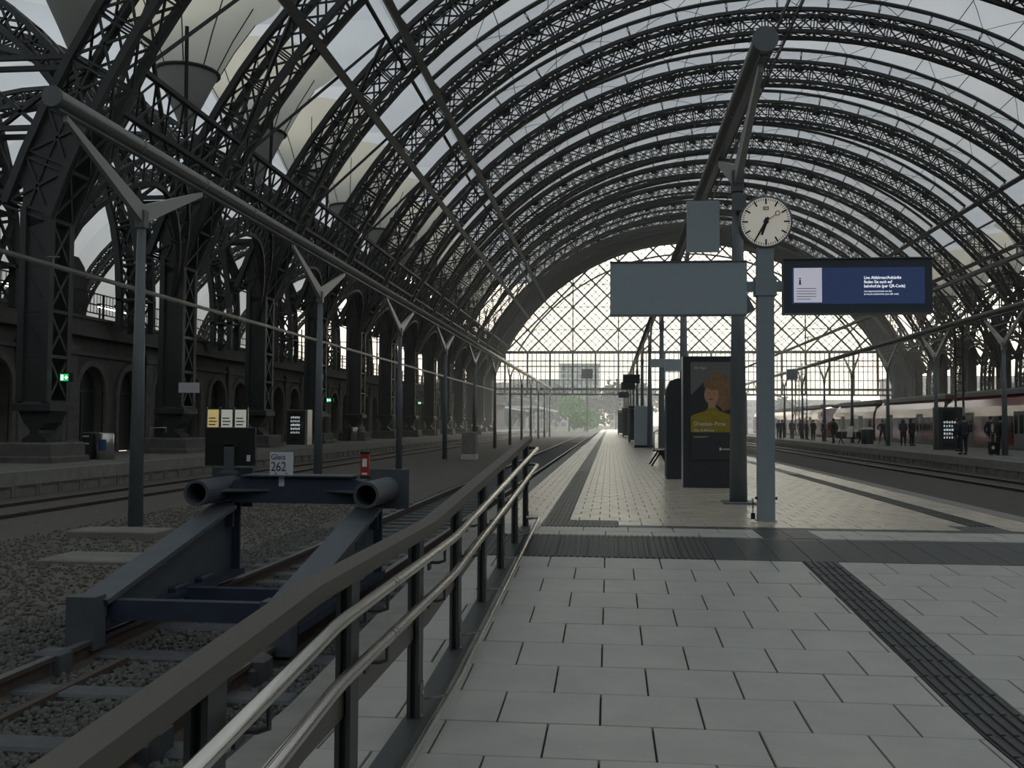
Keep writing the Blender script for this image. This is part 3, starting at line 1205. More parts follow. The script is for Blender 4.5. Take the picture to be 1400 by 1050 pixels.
# big diamonds and fine diamonds clipped to the arch
def clip_line(p, d, zmin, r):
    """part of the line p + t d inside the circle (centre (0, AZ)) and above zmin"""
    a = d[0] ** 2 + d[1] ** 2
    b = 2 * (p[0] * d[0] + (p[1] - AZ) * d[1])
    c = p[0] ** 2 + (p[1] - AZ) ** 2 - r * r
    q = b * b - 4 * a * c
    if q <= 0:
        return None
    t0, t1 = (-b - math.sqrt(q)) / 2 / a, (-b + math.sqrt(q)) / 2 / a
    if abs(d[1]) > 1e-9:
        tz = (zmin - p[1]) / d[1]
        if d[1] > 0:
            t0 = max(t0, tz)
        else:
            t1 = min(t1, tz)
    if t1 - t0 < .2:
        return None
    return (p[0] + d[0] * t0, p[1] + d[1] * t0), (p[0] + d[0] * t1, p[1] + d[1] * t1)


DIA = 3.3
big, fine = MB(), MB()
for i in range(-60, 61):
    for d in ((1, 1), (1, -1)):
        x0 = i * DIA / 3
        c = clip_line((x0, ZT1), d, ZT1, RI)
        if not c:
            continue
        (xa, za), (xb, zb) = c
        if i % 3 == 0:
            mbb = MB().bar((xa, 0, za), (xb, 0, zb), .23, .22, (0, 1, 0))
            mbb.build('lattice_bar', 'roof_steel', gab)
        else:
            fine.bar((xa, .06, za), (xb, .06, zb), .075, .07, (0, 1, 0))
for z in (ZT1 + 3.3, ZT1 + 6.6, ZT1 + 9.9, ZT1 + 13.2):
    w = half(z)
    MB().bar((-w, .05, z), (w, .05, z), .08, .10, (0, 1, 0)).build('glazing_bar', 'roof_steel', gab)
for x in (-16.5, -9.9, 9.9, 16.5):
    z = AZ + math.sqrt(RI ** 2 - x * x)
    MB().bar((x, 0, ZT1), (x, 0, z), .16, .16, (0, 1, 0)).build('mullion', 'roof_steel', gab)
# second inner ring of the gable
MBr = chord(RI - 1.5, -math.radians(60), math.radians(60), 0, .3, .22, 40, 0, AZ).build('ring_bar', 'roof_steel', gab)
# solid plated arch that frames the glazing, one plate per field, with plated legs
plm = chord(RI + 1.75, -DT / 2, DT / 2, 0, .10, 3.7, 2, 0, 0).mesh('arch_plate', 'roof_steel')
for j in range(50):
    o = link('arch_plate', plm, gab, loc=(0, -.30, AZ))
    o.rotation_euler = (0, -DT * 25 + DT * (j + .5), 0)
for s in (-1, 1):
    MB().ngon_y([(s * 28.3, -.3), (s * 28.1, ZSP + .2), (s * 31.6, ZSP + 1.4), (s * 30.2, ZSP - 2.2), (s * 29.6, -.3)], -.34, -.26).build('leg_plate', 'roof_steel', gab)
# transoms and gallery band
for z, h in ((ZT1, .38), (ZT2, .34), (ZT3, .26), (10.2, .14), (9.4, .14)):
    w = half(z) + .1
    MB().box(-w, w, -.25, .25, z - h / 2, z + h / 2).build('transom', 'roof_steel', gab)
i = 0
x = -29.7
while x < 29.8:
    w = half(8)
    if abs(x) < w:
        MB().box(x - .13, x + .13, -.2, .2, ZT3, ZT1).build('mullion', 'roof_steel', gab)
    for j in range(1, 5):
        xx = x + DIA * j / 5
        if abs(xx) < w:
            fine.box(xx - .05, xx + .05, -.05, .05, ZT3, ZT1)
    x += DIA
for z in (8.6, 7.4):
    w = half(z)
    fine.box(-w, w, -.03, .03, z - .055, z + .055)
fine.build('fine_glazing_bars', 'roof_steel', gab, kind='stuff')
# gallery balustrade arches in the band between 9.4 and 10.2
# panes: one per field of the lower band and one sheet per horizontal strip above
pm = MB().box(-DIA / 2 + .14, DIA / 2 - .14, .0, .012, ZT3 + .15, ZT1 - .2).mesh('pane', 'pane_glass')
x = -29.7 + DIA / 2
while x < 29:
    if abs(x) + DIA / 2 < half(ZT1):
        link('pane', pm, gab, loc=(x, .08, 0))
    x += DIA
zs = [ZT1, ZT1 + 3.3, ZT1 + 6.6, ZT1 + 9.9, ZT1 + 13.2]
for a, b in zip(zs[:-1], zs[1:]):
    wa, wb = half(a) - .1, half(b) - .1
    MB().ngon_y([(-wa, a + .05), (wa, a + .05), (wb, b - .05), (-wb, b - .05)], .1, .11).build('pane', 'pane_glass', gab)

# end frames of the side halls
for s in (-1, 1):
    cx = SCX if s < 0 else 2 * AX - SCX
    g = bpy.data.objects.new('window_2' if s < 0 else 'window_3', None)
    COL.objects.link(g)
    g['kind'] = 'structure'
    g.location = (cx, GY + 1.2, 0)
    for j in range(-6, 7):
        x = j * 2.3
        MB().box(x - .09, x + .09, -.1, .1, 5.0, SCZ + math.sqrt(SR ** 2 - x * x)).build('mullion', 'roof_steel', g)
    for z in (8, 10.5, 13, 15.5, 18):
        w = math.sqrt(SR ** 2 - (z - SCZ) ** 2)
        MB().box(-w, w, -.08, .08, z - .07, z + .07).build('transom', 'roof_steel', g)

# ================================================================== LEFT WALL WITH ARCHED DOORWAYS
WX = -20.5
ZC = 4.45


def wall_side(s, wx, kind_name, ya, yb, detail=True):
    """stone retaining wall; s = +1: face looks towards +x"""
    w = MB()
    segs = []
    if detail:
        for k in range(-2, NR + 3):
            for off in (-1.1, 2.0, 5.1):
                segs.append((YS + PITCH * k + off, 0.98))
        segs = [t for t in segs if ya + 1.5 < t[0] < yb - 1.5]
    edges = sorted(segs)
    y = ya
    top_arch = 2.35
    x0, x1 = wx - .55 * s, wx
    xa, xb = min(x0, x1), max(x0, x1)
    for c, hw_ in edges:
        w.box(xa, xb, y, c - hw_, -1.2, ZC)
        # spandrel above the round arch
        n = 10
        pts = [(c - hw_, ZC), (c - hw_, top_arch)] + [(c - hw_ * math.cos(PI * i / n), top_arch + hw_ * math.sin(PI * i / n)) for i in range(1, n)] + [(c + hw_, top_arch), (c + hw_, ZC)]
        w.ngon_x(list(reversed(pts)), xa, xb)
        y = c + hw_
    w.box(xa, xb, y, yb, -1.2, ZC)
    o = w.build(kind_name, 'stone_wall', kind='structure')
    # archivolts, imposts, doors
    if detail:
        n = 10
        av = MB()
        ring_o, ring_i = 1.24, .98
        for i in range(n):
            a0, a1 = PI * i / n, PI * (i + 1) / n
            q = [(-ring_o * math.cos(a0), ring_o * math.sin(a0)), (-ring_o * math.cos(a1), ring_o * math.sin(a1)),
                 (-ring_i * math.cos(a1), ring_i * math.sin(a1)), (-ring_i * math.cos(a0), ring_i * math.sin(a0))]
            av.ngon_x([(p[0], p[1] + top_arch) for p in reversed(q)], wx - .05 if s > 0 else wx - .12, wx + .12 if s > 0 else wx + .05)
        for q in (-1, 1):
            av.box(wx - .05, wx + .12 * s, q * 1.11 - .13, q * 1.11 + .13, ZPL, top_arch) if s > 0 else None
        avm = av.mesh('archivolt', 'stone_trim')
        dr = MB().ngon_x(list(reversed([(-.98, ZPL), (-.98, top_arch)] + [(-.98 * math.cos(PI * i / n), top_arch + .98 * math.sin(PI * i / n)) for i in range(1, n)] + [(.98, top_arch), (.98, ZPL)])), wx - .44, wx - .40)
        drm = dr.mesh('door_leaf', 'door_dark')
        fm = MB()
        for q in (-.93, 0, .93):
            fm.box(wx - .40, wx - .34, q - .05, q + .05, ZPL, top_arch + (.95 if q == 0 else .2))
        fm.box(wx - .40, wx - .34, -.93, .93, top_arch - .05, top_arch + .05)
        fmm = fm.mesh('door_frame', 'rail_post')
        for c, _ in edges:
            link('archivolt', avm, o, loc=(0, c, 0))
            d_ = link('door_leaf', drm, o, loc=(0, c, 0))
            link('door_frame', fmm, d_)
        pil = MB().box(wx - .05, wx + .16, -.32, .32, ZPL, ZC - .35).cbox(wx - .05, wx + .24, -.42, .42, ZPL, .45, .05).cbox(wx - .05, wx + .22, -.4, .4, ZC - .75, ZC - .45, .04)
        pim = pil.mesh('pilaster', 'stone_trim')
        for k in range(-1, NR + 1):
            link('pilaster', pim, o, loc=(0, YS + PITCH * k + 6.65, 0))
            link('pilaster', pim, o, loc=(0, YS + PITCH * k + 3.55, 0))
    return o


wl = wall_side(1, WX, 'wall_left', -46, 190)
MB().box(WX - .6, WX + .35, -46, 190, ZC, ZC + .28).box(WX - .6, WX + .22, -46, 190, ZC + .28, ZC + .40).box(WX - .5, WX + .12, -46, 190, ZC + .40, 5.15).box(WX - .55, WX + .2, -46, 190, 5.15, 5.27).build('cornice', 'stone_trim', wl)
MB().box(WX + .0, WX + .1, -46, 190, 3.72, 3.86).build('string_course', 'stone_trim', wl)
# gallery railing on the parapet
gr = thing('gallery_railing', 'thin steel railing on the parapet above the arched stone wall', 'railing', (WX - .25, 0, 5.27))
for z in (.25, .6, 1.05):
    MB().box(-.025, .025, 10, 150, z - .025, z + .025).build('rail_bar', 'roof_steel_b', gr)
gp = MB().box(-.035, .035, -.035, .035, 0, 1.08).mesh('railing_post', 'roof_steel_b')
for k in range(70):
    link('railing_post', gp, gr, loc=(0, 12 + 2.0 * k, 0))
bl = MB()
for k in range(560):
    bl.box(-.01, .01, 12 + .25 * k - .01, 12 + .25 * k + .01, .25, 1.05)
bl.build('baluster', 'roof_steel_b', gr, kind='stuff')
# high level decks of the side halls and their outer walls
MB().box(-60, WX - .55, -46, 190, 4.2, 4.75).build('floor', 'deck', kind='structure')
MB().box(2 * AX + 20.5, 90, -46, 190, 4.2, 4.75).build('floor', 'deck', kind='structure')
MB().box(2 * AX + 20.5, 2 * AX + 21.2, -46, 190, -1.2, 5.1).build('wall_right', 'stone_wall', kind='structure')
MB().box(-52.6, -51.6, -46, 190, 4.7, 9.0).build('wall_left', 'stone_wall', kind='structure')
MB().box(2 * AX + 51.6, 2 * AX + 52.6, -46, 190, 4.7, 9.0).build('wall_right', 'stone_wall', kind='structure')
MB().box(-60, 85, -47, -46, -1.2, 30).build('wall_back', 'stone_wall', kind='structure')
# small stone turret and fluorescent tubes up on the gallery
tr = MB().box(-.85, .85, -1.0, 1.0, 0, 2.1).ngon_x([(-1.0, 2.1), (1.0, 2.1), (.8, 2.6), (.35, 2.95), (-.35, 2.95), (-.8, 2.6)], -.85, .85)
p = onx(112, 430, WX - 1.3)
o = tr.build('gallery_block', 'stone_wall', loc=(WX - 1.5, p.y - 1.8, 4.75))
tag(o, 'round-topped stone block standing behind the gallery railing', 'stone block')
for a, b, lb in (((0, 386), (20, 391), 'fluorescent tube glowing behind the gallery railing at the left picture edge'),
                 ((136, 418), (178, 428), 'fluorescent tube glowing behind the gallery railing right of the stone block')):
    pa_, pb_ = onx(*a, WX - .8), onx(*b, WX - .8)
    t = thing('tube_lamp', lb, 'lamp', ((pa_ + pb_) / 2)[:])
    hl = (pb_.y - pa_.y) / 2
    MB().box(-.07, .07, -hl, hl, -.07, .03).build('light_tube', 'tube_light', t)
    MB().box(-.08, .08, -hl - .05, hl + .05, .03, .10).build('housing', 'roof_steel_b', t)
    MB().box(-.04, .04, -.04, .04, .10, 0.2).box(-.03, .03, -hl, -hl + .06, 4.75 - pa_.z, .03).build('stand', 'roof_steel_b', t)

# ================================================================== RAMP RAILING
RX = -0.93
rl = thing('ramp_railing', 'brown-grey steel railing with stainless handrails along the ramp', 'railing', (RX, 0, 0))
PY = [2.2 + 1.23 * k for k in range(8)]


def topz(y):
    if y < 2.95:
        return 0.665 - .055 * (2.95 - y)
    if y < 5.0:
        return 0.665
    return 0.665 + (y - 5.0) * (0.345 / 6.2)


bp = [(0, y, topz(y)) for y in (0.9, 2.95, 5.0, 11.2)]
MB().sweep(bp, .085, .055).build('top_rail', 'rail_dark', rl)
for k, y in enumerate(PY):
    zf = fz(y)
    p = MB()
    p.box(-.028, -.012, y - .055, y + .055, zf, topz(y) - .025).box(.012, .028, y - .055, y + .055, zf, topz(y) - .025)
    p.box(-.012, .012, y - .02, y + .02, zf, topz(y) - .025)
    o = p.build('post', 'rail_post', rl)
    MB().box(-.05, .05, y - .09, y + .09, zf - .001, zf + .012).box(.028, .034, y - .045, y + .045, zf, zf + .22).build('foot_plate', 'rail_dark', o)
    bt = MB()
    for dz in (.06, .17):
        bt.lathe([(.012, 0), (.012, .008)], n=8)
        bt.v[-16:] = [(.034 + v[2], y + v[0], zf + dz + v[1]) for v in bt.v[-16:]]
    bt.build('bolt', 'stainless', o)


def rail_z(y, h0):
    """height of a handrail: follows ramp, landing, ramp"""
    if y < 2.85:
        return h0 - .075 * (2.85 - y)
    if y < 5.0:
        return h0
    return h0 + (y - 5.0) * .0545


for nm, h0 in (('handrail', 0.60), ('handrail', 0.415)):
    pts = [(.13, y, rail_z(y, h0)) for y in (0.9, 2.8, 2.9, 4.9, 5.05, 10.75)]
    e = pts[-1]
    pts += [(.115, 10.83, e[2] + .002), (.07, 10.87, e[2] + .002), (0.03, 10.87, e[2] + .002)]
    hr = MB().tube(pts, .021, 14).build(nm, 'stainless', rl, smooth=True)
    for y in PY[:-1]:
        z = rail_z(y, h0)
        MB().tube([(.13, y + .06, z - .02), (.13, y + .06, z - .075), (.10, y + .06, z - .085), (0.02, y + .06, z - .085)], .008, 6).box(.05, .06, y + .03, y + .09, z - .12, z - .05).build('bracket', 'rail_post', hr)
    for y in (3.55, 3.6):
        z = rail_z(y, h0)
        MB().tube([(.13, y, z), (.13, y + .006, z)], .0216, 14).build('sleeve_joint', 'rail_post', hr)
# mid rail plate, base channel and low stainless guide tube
MB().sweep([(-.005, y, topz(y) - .46) for y in (0.9, 2.95, 5.0, 10.8)], .012, .085).build('mid_rail', 'rail_dark', rl)
MB().sweep([(.005, y, fz(y) + .035) for y in (0.9, 2.85, 5.0, 10.32, 10.8)], .10, .05).build('base_channel', 'rail_post', rl)
gp_ = [(.165, y, fz(y) + .15) for y in (1.2, 2.85, 5.0, 10.2)] + [(.165, 10.62, .16), (.15, 10.68, .16), (.10, 10.70, .16), (.02, 10.70, .16)]
gt = MB().tube(gp_, .017, 12).build('guide_tube', 'stainless', rl, smooth=True)
for y in PY:
    MB().tube([(.165, y + .08, fz(y) + .145), (.03, y + .08, fz(y) + .12)], .007, 6).build('bracket', 'stainless', gt)

# ================================================================== BUFFER STOP
ZR = -0.55
bs = thing('buffer_stop', 'blue-grey steel buffer stop with two round tubes at the track end', 'buffer stop', (XT, 0, ZR))
for s in (-1, 1):
    sx = s * .90
    # tube, open towards the camera
    n = 24
    tb_ = MB()
    for (ro, ri_, y) in ((.135, .105, 9.75), (.135, .105, 10.75)):
        for rr in (ro, ri_):
            for k in range(n):
                a = 2 * PI * k / n
                tb_.v.append((sx + rr * math.cos(a), y, 1.0 + rr * math.sin(a)))
    for k in range(n):
        j = (k + 1) % n
        tb_.f += [(k, j, 2 * n + j, 2 * n + k), (n + j, n + k, 3 * n + k, 3 * n + j), (j, k, n + k, n + j)]
    tb_.f.append(tuple(3 * n + k for k in range(n)))
    t_ = tb_.build('buffer_tube', 'buffer_paint', bs, smooth=False)
    MB().cbox(sx - .24, sx + .24, 10.72, 10.76, .78, 1.22, .0).build('buffer_plate', 'buffer_paint', t_)
    # rear brace: sloping flange, triangular web, vertical post
    x = s * .80
    top, bot = (10.25, .84), (7.55, .30)
    MB().add([(x - .14, bot[0], bot[1]), (x + .14, bot[0], bot[1]), (x + .14, top[0], top[1]), (x - .14, top[0], top[1]),
              (x - .14, bot[0] + .02, bot[1] - .04), (x + .14, bot[0] + .02, bot[1] - .04), (x + .14, top[0] + .02, top[1] - .04), (x - .14, top[0] + .02, top[1] - .04)],
             [(0, 1, 2, 3), (7, 6, 5, 4), (0, 4, 5, 1), (1, 5, 6, 2), (2, 6, 7, 3), (3, 7, 4, 0)]).build('sloping_flange', 'buffer_paint', bs)
    wb = MB().ngon_x([(7.6, .12), (10.5, .12), (10.5, .84), (10.25, .82), (7.6, .28)], x - .012, x + .012).build('web_plate', 'buffer_paint', bs)
    MB().box(x + .012 * s, x + .016 * s, 9.7, 10.1, .45, .60).build('maker_plate', 'buffer_blue', wb) if s > 0 else None
    MB().box(x - .10, x + .10, 10.45, 10.49, .05, .86).box(x - .10, x + .10, 10.25, 10.29, .60, .86).build('upright', 'buffer_blue', bs)
    MB().box(x - .11, x + .11, 7.6, 10.6, .05, .12).box(x - .06, x - .03, 7.6, 10.6, .0, .05).build('base_beam', 'buffer_blue', bs)
    MB().box(x - .14, x + .10, 7.42, 7.60, -.08, .34).build('foot_block', 'buffer_paint', bs)
    for yc in (9.05, 9.65):
        MB().cbox(x - .09, x + .09, yc - .15, yc + .15, .12, .18, .02).build('rail_clamp', 'buffer_blue', bs)
# cross beam with chamfered ends and gusset shelves, front tie
MB().ngon_y([(-.72, .86), (.72, .86), (.80, .96), (.72, 1.10), (.55, 1.15), (-.55, 1.15), (-.72, 1.10), (-.80, .96)], 10.30, 10.56).build('cross_beam', 'buffer_blue', bs)
MB().box(-.62, .62, 10.24, 10.6, 1.15, 1.165).build('beam_top_plate', 'buffer_paint', bs)
for s in (-1, 1):
    MB().add([(s * .78, 10.30, .99), (s * .78, 10.06, .99), (s * .30, 10.30, .99), (s * .78, 10.30, 1.01), (s * .78, 10.06, 1.01), (s * .30, 10.30, 1.01)],
             [(0, 1, 2), (5, 4, 3), (0, 3, 4, 1), (1, 4, 5, 2), (2, 5, 3, 0)]).build('gusset', 'buffer_paint', bs)
MB().box(-.72, .72, 7.66, 7.76, .12, .28).build('front_tie', 'buffer_blue', bs)
MB().box(-.72, .72, 9.1, 9.2, .02, .14).build('rear_tie', 'buffer_blue', bs)

# things on the buffer stop
p0, p1 = ony(281, 584, 10.45), ony(348, 637, 10.45)
sg = thing('signal_board', 'black square signal board seen from the back on the buffer stop', 'signal', ((p0.x + p1.x) / 2, 10.45, ZR + 1.165))
w, h = (p1.x - p0.x) / 2, p0.z - p1.z
zb_ = p1.z - (ZR + 1.165)
MB().cbox(-w, w, -.0, .05, zb_, zb_ + h, .008).box(-w + .02, w - .02, .05, .07, zb_ + .02, zb_ + h - .02).build('board', 'black', sg)
MB().box(-.055, .055, -.03, -.0, 0, zb_ + h * .55).box(-.09, .09, -.05, .03, 0, .03).build('bracket_post', 'buffer_paint', sg)
MB().box(-.10, .10, -.03, -.0, zb_ + h * .5, zb_ + h * .6).build('clamp', 'black_matt', sg)
MB().box(w - .09, w - .05, -.006, 0, zb_ + .05, zb_ + .12).build('sticker', 'white_sign', sg)
p0, p1 = ony(369, 618, 10.28), ony(400, 650, 10.28)
sg = thing('track_sign', 'white sign reading Gleis 262 on the buffer stop beam', 'sign', ((p0.x + p1.x) / 2, 10.285, p1.z))
w, h = (p1.x - p0.x) / 2, p0.z - p1.z
MB().box(-w, w, -.0, .012, 0, h).box(-.03, .03, .012, .03, -.12, h * .5).build('plate', 'white_sign', sg)
text('Gleis', h * .34, sg, 'lettering', 'ink', (-w * .92, -.002, h * .68), sx=.95)
text('262', h * .58, sg, 'lettering', 'ink', (-w * .92, -.002, h * .18), sx=.80)
bm_ = MB()
for x in (-w * .45, w * .45):
    bm_.box(x - .008, x + .008, -.006, 0, h * .05, h * .1)
bm_.build('screw', 'black', sg)
p0, p1 = ony(494, 618, 10.35), ony(505, 645, 10.35)
rd = thing('red_marker', 'red marker post standing on the right buffer tube', 'marker', ((p0.x + p1.x) / 2, 10.35, ZR + 1.135))
hh = p0.z - (ZR + 1.135)
MB().box(-.045, .045, -.03, .03, .0, hh).build('body', 'red', rd)
MB().box(-.05, .05, -.035, .035, .0, .03).box(-.05, .05, -.034, .034, hh - .02, hh).build('collar', 'black_matt', rd)
MB().box(-.025, .025, -.032, -.030, hh * .45, hh * .75).box(-.03, .03, -.032, -.03, hh * .15, hh * .22).build('mark', 'paper', rd)
# concrete slabs by the lamp foot, cable trough lids
for (px, py), sz, lb in (((165, 733), (1.5, .7, .12), 'flat concrete block at the foot of the front left lamp post'),
                         ((150, 765), (1.6, .9, .05), 'low concrete slab in the gravel left of the buffer stop')):
    p = onz(px, py, ZT)
    o = MB().cbox(-sz[0] / 2, sz[0] / 2, -sz[1] / 2, sz[1] / 2, 0, sz[2], .02).build('concrete_slab', 'concrete', loc=(p.x, p.y, ZT - .005))
    tag(o, lb, 'slab')
p = onz(642, 628, ZT)
cb = thing('concrete_cabinet', 'pale grey concrete cabinet standing between the left tracks', 'cabinet', (p.x, p.y, ZT))
MB().cbox(-.36, .36, -.4, .4, .25, 1.42, .05).build('body', 'concrete_edge', cb)
MB().cbox(-.40, .40, -.44, .44, 0, .27, .02).build('plinth', 'building_white', cb)

# ================================================================== LAMP POSTS WITH LONG LIGHT BEAMS
def make_lamp(zfoot, zj, zbeam, arm, name='lamp_post'):
    t = thing(name, 'x', 'lamp post')
    H = zj - zfoot
    n = 12
    MB().tube([(0, 0, .02), (0, 0, H)], [.135, .075], 12).build('pole', 'post_grey', t, smooth=True)
    MB().cbox(-.24, .24, -.24, .24, 0, .03, .01).build('foot_plate', 'post_grey', t)
    up_ = zbeam - .23 - zj
    for s in (-1, 1):
        a = MB()
        for x in (-.05, .05):
            pass
        a.add([(-.05, 0, H - .22), (.05, 0, H - .22), (.05, 0, H + .12), (-.05, 0, H + .12),
               (-.035, s * arm, H + up_ - .05), (.035, s * arm, H + up_ - .05), (.035, s * arm, H + up_ + .05), (-.035, s * arm, H + up_ + .05)],
              [(0, 1, 2, 3), (7, 6, 5, 4), (0, 4, 5, 1), (1, 5, 6, 2), (2, 6, 7, 3), (3, 7, 4, 0)])
        a.build('arm', 'arm_paint', t)
    MB().box(-.09, .09, -.09, .09, H - .30, H + .02).build('junction', 'post_grey', t)
    return t


def light_beam(x, ya, yb, z, label):
    t = thing('light_beam', label, 'light beam', (x, ya, z))
    L = yb - ya
    n = 14
    ring = []
    MB().tube([(0, 0, 0), (0, L, 0)], .15, 16).build('housing', 'lamp_body', t, smooth=True)
    MB().tube([(0, -.04, 0), (0, 0.0, 0)], .165, 16).build('end_cap', 'post_grey', t)
    MB().box(-.05, .05, .1, L - .1, -.175, -.13).build('louvre', 'post_grey', t)
    sm = MB().tube([(0, -.03, 0), (0, .03, 0)], .158, 16).mesh('seam_ring', 'post_grey')
    y = 2.7
    while y < min(L, 60):
        link('seam_ring', sm, t, loc=(0, y, 0))
        y += 2.75
    return t


rows = [
    # x, first y, spacing, count, foot z, junction z, beam z, arm, words
    (-8.5, 16.84, 11.0, 12, ZT - .01, 5.0, 6.15, 2.55, 'between the left tracks', 'left'),
    (1.94, 15.06, 11.0, 12, 0.0, 5.05, 6.05, 2.35, 'on the middle platform', 'middle'),
    (17.6, 45.6, 9.2, 11, ZPR, 4.9, 6.4, 2.2, 'on the right platform', 'right'),
]
for x, y0_, sp, cnt, zf_, zj, zb, arm, words, nm in rows:
    proto = make_lamp(zf_, zj, zb, arm)
    for k in range(cnt):
        o = proto if k == 0 else copy_tree(proto)
        o.location = (x, y0_ + sp * k, zf_)
        which = 'nearest' if k == 0 else 'farthest' if k == cnt - 1 else NTH[k]
        tag(o, f'grey lamp post with two raised arms {words}, {which} in its row', 'lamp post', f'lamp posts {words}')
    light_beam(x, y0_ - arm - .35, y0_ + sp * (cnt - 1) + arm + .4, zb, f'long round light beam carried by the {nm} row of lamp posts')

# overhead conductor rails above the tracks
for x, z, ya, yb, lb in ((-12.4, 4.62, 17.5, 150, 'overhead conductor rail above the left platform track'),
                         (8.0, 4.52, 17.0, 150, 'overhead conductor rail above the track right of the middle platform')):
    t = thing('conductor_rail', lb, 'conductor rail', (x, ya, z))
    L = yb - ya
    MB().box(-.035, .035, 0, L, 0, .075).box(-.012, .012, 0, L, -.025, 0).build('profile', 'wire_grey', t)
    hm = MB().tube([(0, 0, .07), (0, 0, .22)], .02, 6).tube([(-.15, 0, .22), (.15, 0, .22)], .018, 6).mesh('hanger', 'post_grey')
    for k in range(10):
        link('hanger', hm, t, loc=(0, 3 + 10.2 * k, 0))

# ================================================================== SIGN POST WITH CLOCK AND DISPLAYS
BY = 12.39
sp_ = thing('display_post', 'grey post, lens glare painted in, carrying the clock and two display panels', 'post', (1.93, BY, 0))
MB().cbox(-.10, .10, -.085, .085, 0, 3.42, .01).build('pole', 'post_grey_veiled', sp_)
MB().box(-.12, .12, -.105, .105, 0, .012).build('foot_plate', 'post_grey_veiled', sp_)
MB().box(-.26, .30, -.05, .05, 2.86, 2.98).build('cross_arm', 'post_grey_veiled', sp_)
MB().box(-.13, .13, -.10, .10, 2.80, 3.04).build('clamp', 'post_grey_veiled', sp_)
MB().tube([(-.13, 0, .28), (.14, 0, .28)], .018, 6).build('bolt', 'black_matt', sp_)
lk = thing('padlock_chain', 'small black padlock and chain hanging on the foot of the display post', 'padlock', (1.93 - .16, BY - .02, 0))
MB().cbox(-.025, .025, -.015, .015, 0.02, .10, .008).build('lock_body', 'black', lk)
ch = MB()
for k in range(8):
    z = .10 + .023 * k
    ch.tube([(.008 * math.cos(a) if k % 2 else 0, 0 if k % 2 else .008 * math.cos(a), z + .016 * math.sin(a)) for a in [i * PI / 4 for i in range(9)]], .004, 4, False)
ch.build('chain', 'black', lk)
# clock
ck = thing('station_clock', 'round white station clock with black hands on top of the display post', 'clock', (1.93, BY, 3.72))


def disc_y(mb, r, y0_, y1_, n=48, cx=0, cz=0):
    return mb.ngon_y([(cx + r * math.sin(2 * PI * k / n), cz + r * math.cos(2 * PI * k / n)) for k in range(n)], y0_, y1_)


CR = .315
disc_y(MB(), CR, -.10, .10).build('case', 'rail_post', ck)
disc_y(MB(), CR - .012, -.106, -.10).build('dial', 'clock_face', ck)
rg = MB().tube([(CR * math.sin(2 * PI * k / 48), -.10, CR * math.cos(2 * PI * k / 48)) for k in range(49)], .011, 6)
rg.build('rim', 'post_grey', ck)
tm = MB()
for k in range(60):
    a = 2 * PI * k / 60
    big_ = k % 5 == 0
    ro, ri_ = CR - .022, CR - (.095 if big_ else .048)
    w_ = .020 if big_ else .008
    d_ = Vector((math.sin(a), 0, math.cos(a)))
    if big_:
        MB().bar(d_ * ri_ + Vector((0, -.108, 0)), d_ * ro + Vector((0, -.108, 0)), w_, .003, (0, 1, 0)).build('hour_mark', 'clock_ink', ck)
    else:
        tm.bar(d_ * ri_ + Vector((0, -.108, 0)), d_ * ro + Vector((0, -.108, 0)), w_, .003, (0, 1, 0))
tm.build('minute_marks', 'clock_ink', ck, kind='stuff')
for nm, ang, ln, wd, back, yy in (('hour_hand', 197.5, .175, .030, .05, -.114), ('minute_hand', 210, .285, .020, .06, -.120)):
    a = math.radians(ang)
    d_ = Vector((math.sin(a), 0, math.cos(a)))
    q = d_.cross(Vector((0, 1, 0)))
    p_ = [-d_ * back - q * wd * .8, -d_ * back + q * wd * .8, d_ * ln + q * wd * .45, d_ * ln - q * wd * .45]
    MB().add([v + Vector((0, yy, 0)) for v in p_] + [v + Vector((0, yy + .003, 0)) for v in p_], [(0, 1, 2, 3), (7, 6, 5, 4), (0, 4, 5, 1), (1, 5, 6, 2), (2, 6, 7, 3), (3, 7, 4, 0)]).build(nm, 'clock_ink', ck)
disc_y(MB(), .032, -.126, -.106, 20).build('hub', 'clock_ink', ck)
a = math.radians(54)
d_ = Vector((math.sin(a), 0, math.cos(a)))
sh = MB().tube([Vector((0, -.128, 0)), d_ * .145 + Vector((0, -.128, 0))], .005, 6)
c_ = d_ * .172 + Vector((0, -.128, 0))
sh.tube([(c_.x + .027 * math.cos(t), c_.y, c_.z + .027 * math.sin(t)) for t in [2 * PI * k / 20 for k in range(21)]], .005, 6)
sh.build('second_hand', 'red', ck)
MB().box(-.034, .034, -.1085, -.106, .145, .190).build('emblem_plate', 'red', ck)
text('DB', .034, ck, 'emblem_letters', 'clock_face', (0, -.109, .155), align='CENTER', bold=.0006)
MB().cbox(-.07, .07, -.06, .06, -.38, -.30, .01).build('neck', 'post_grey', ck)


def display(name, label, x0, x1, z0, z1, y, d=.09):
    t = thing(name, label, 'display', ((x0 + x1) / 2, y, z0))
    w, h = (x1 - x0) / 2, z1 - z0
    return t, w, h


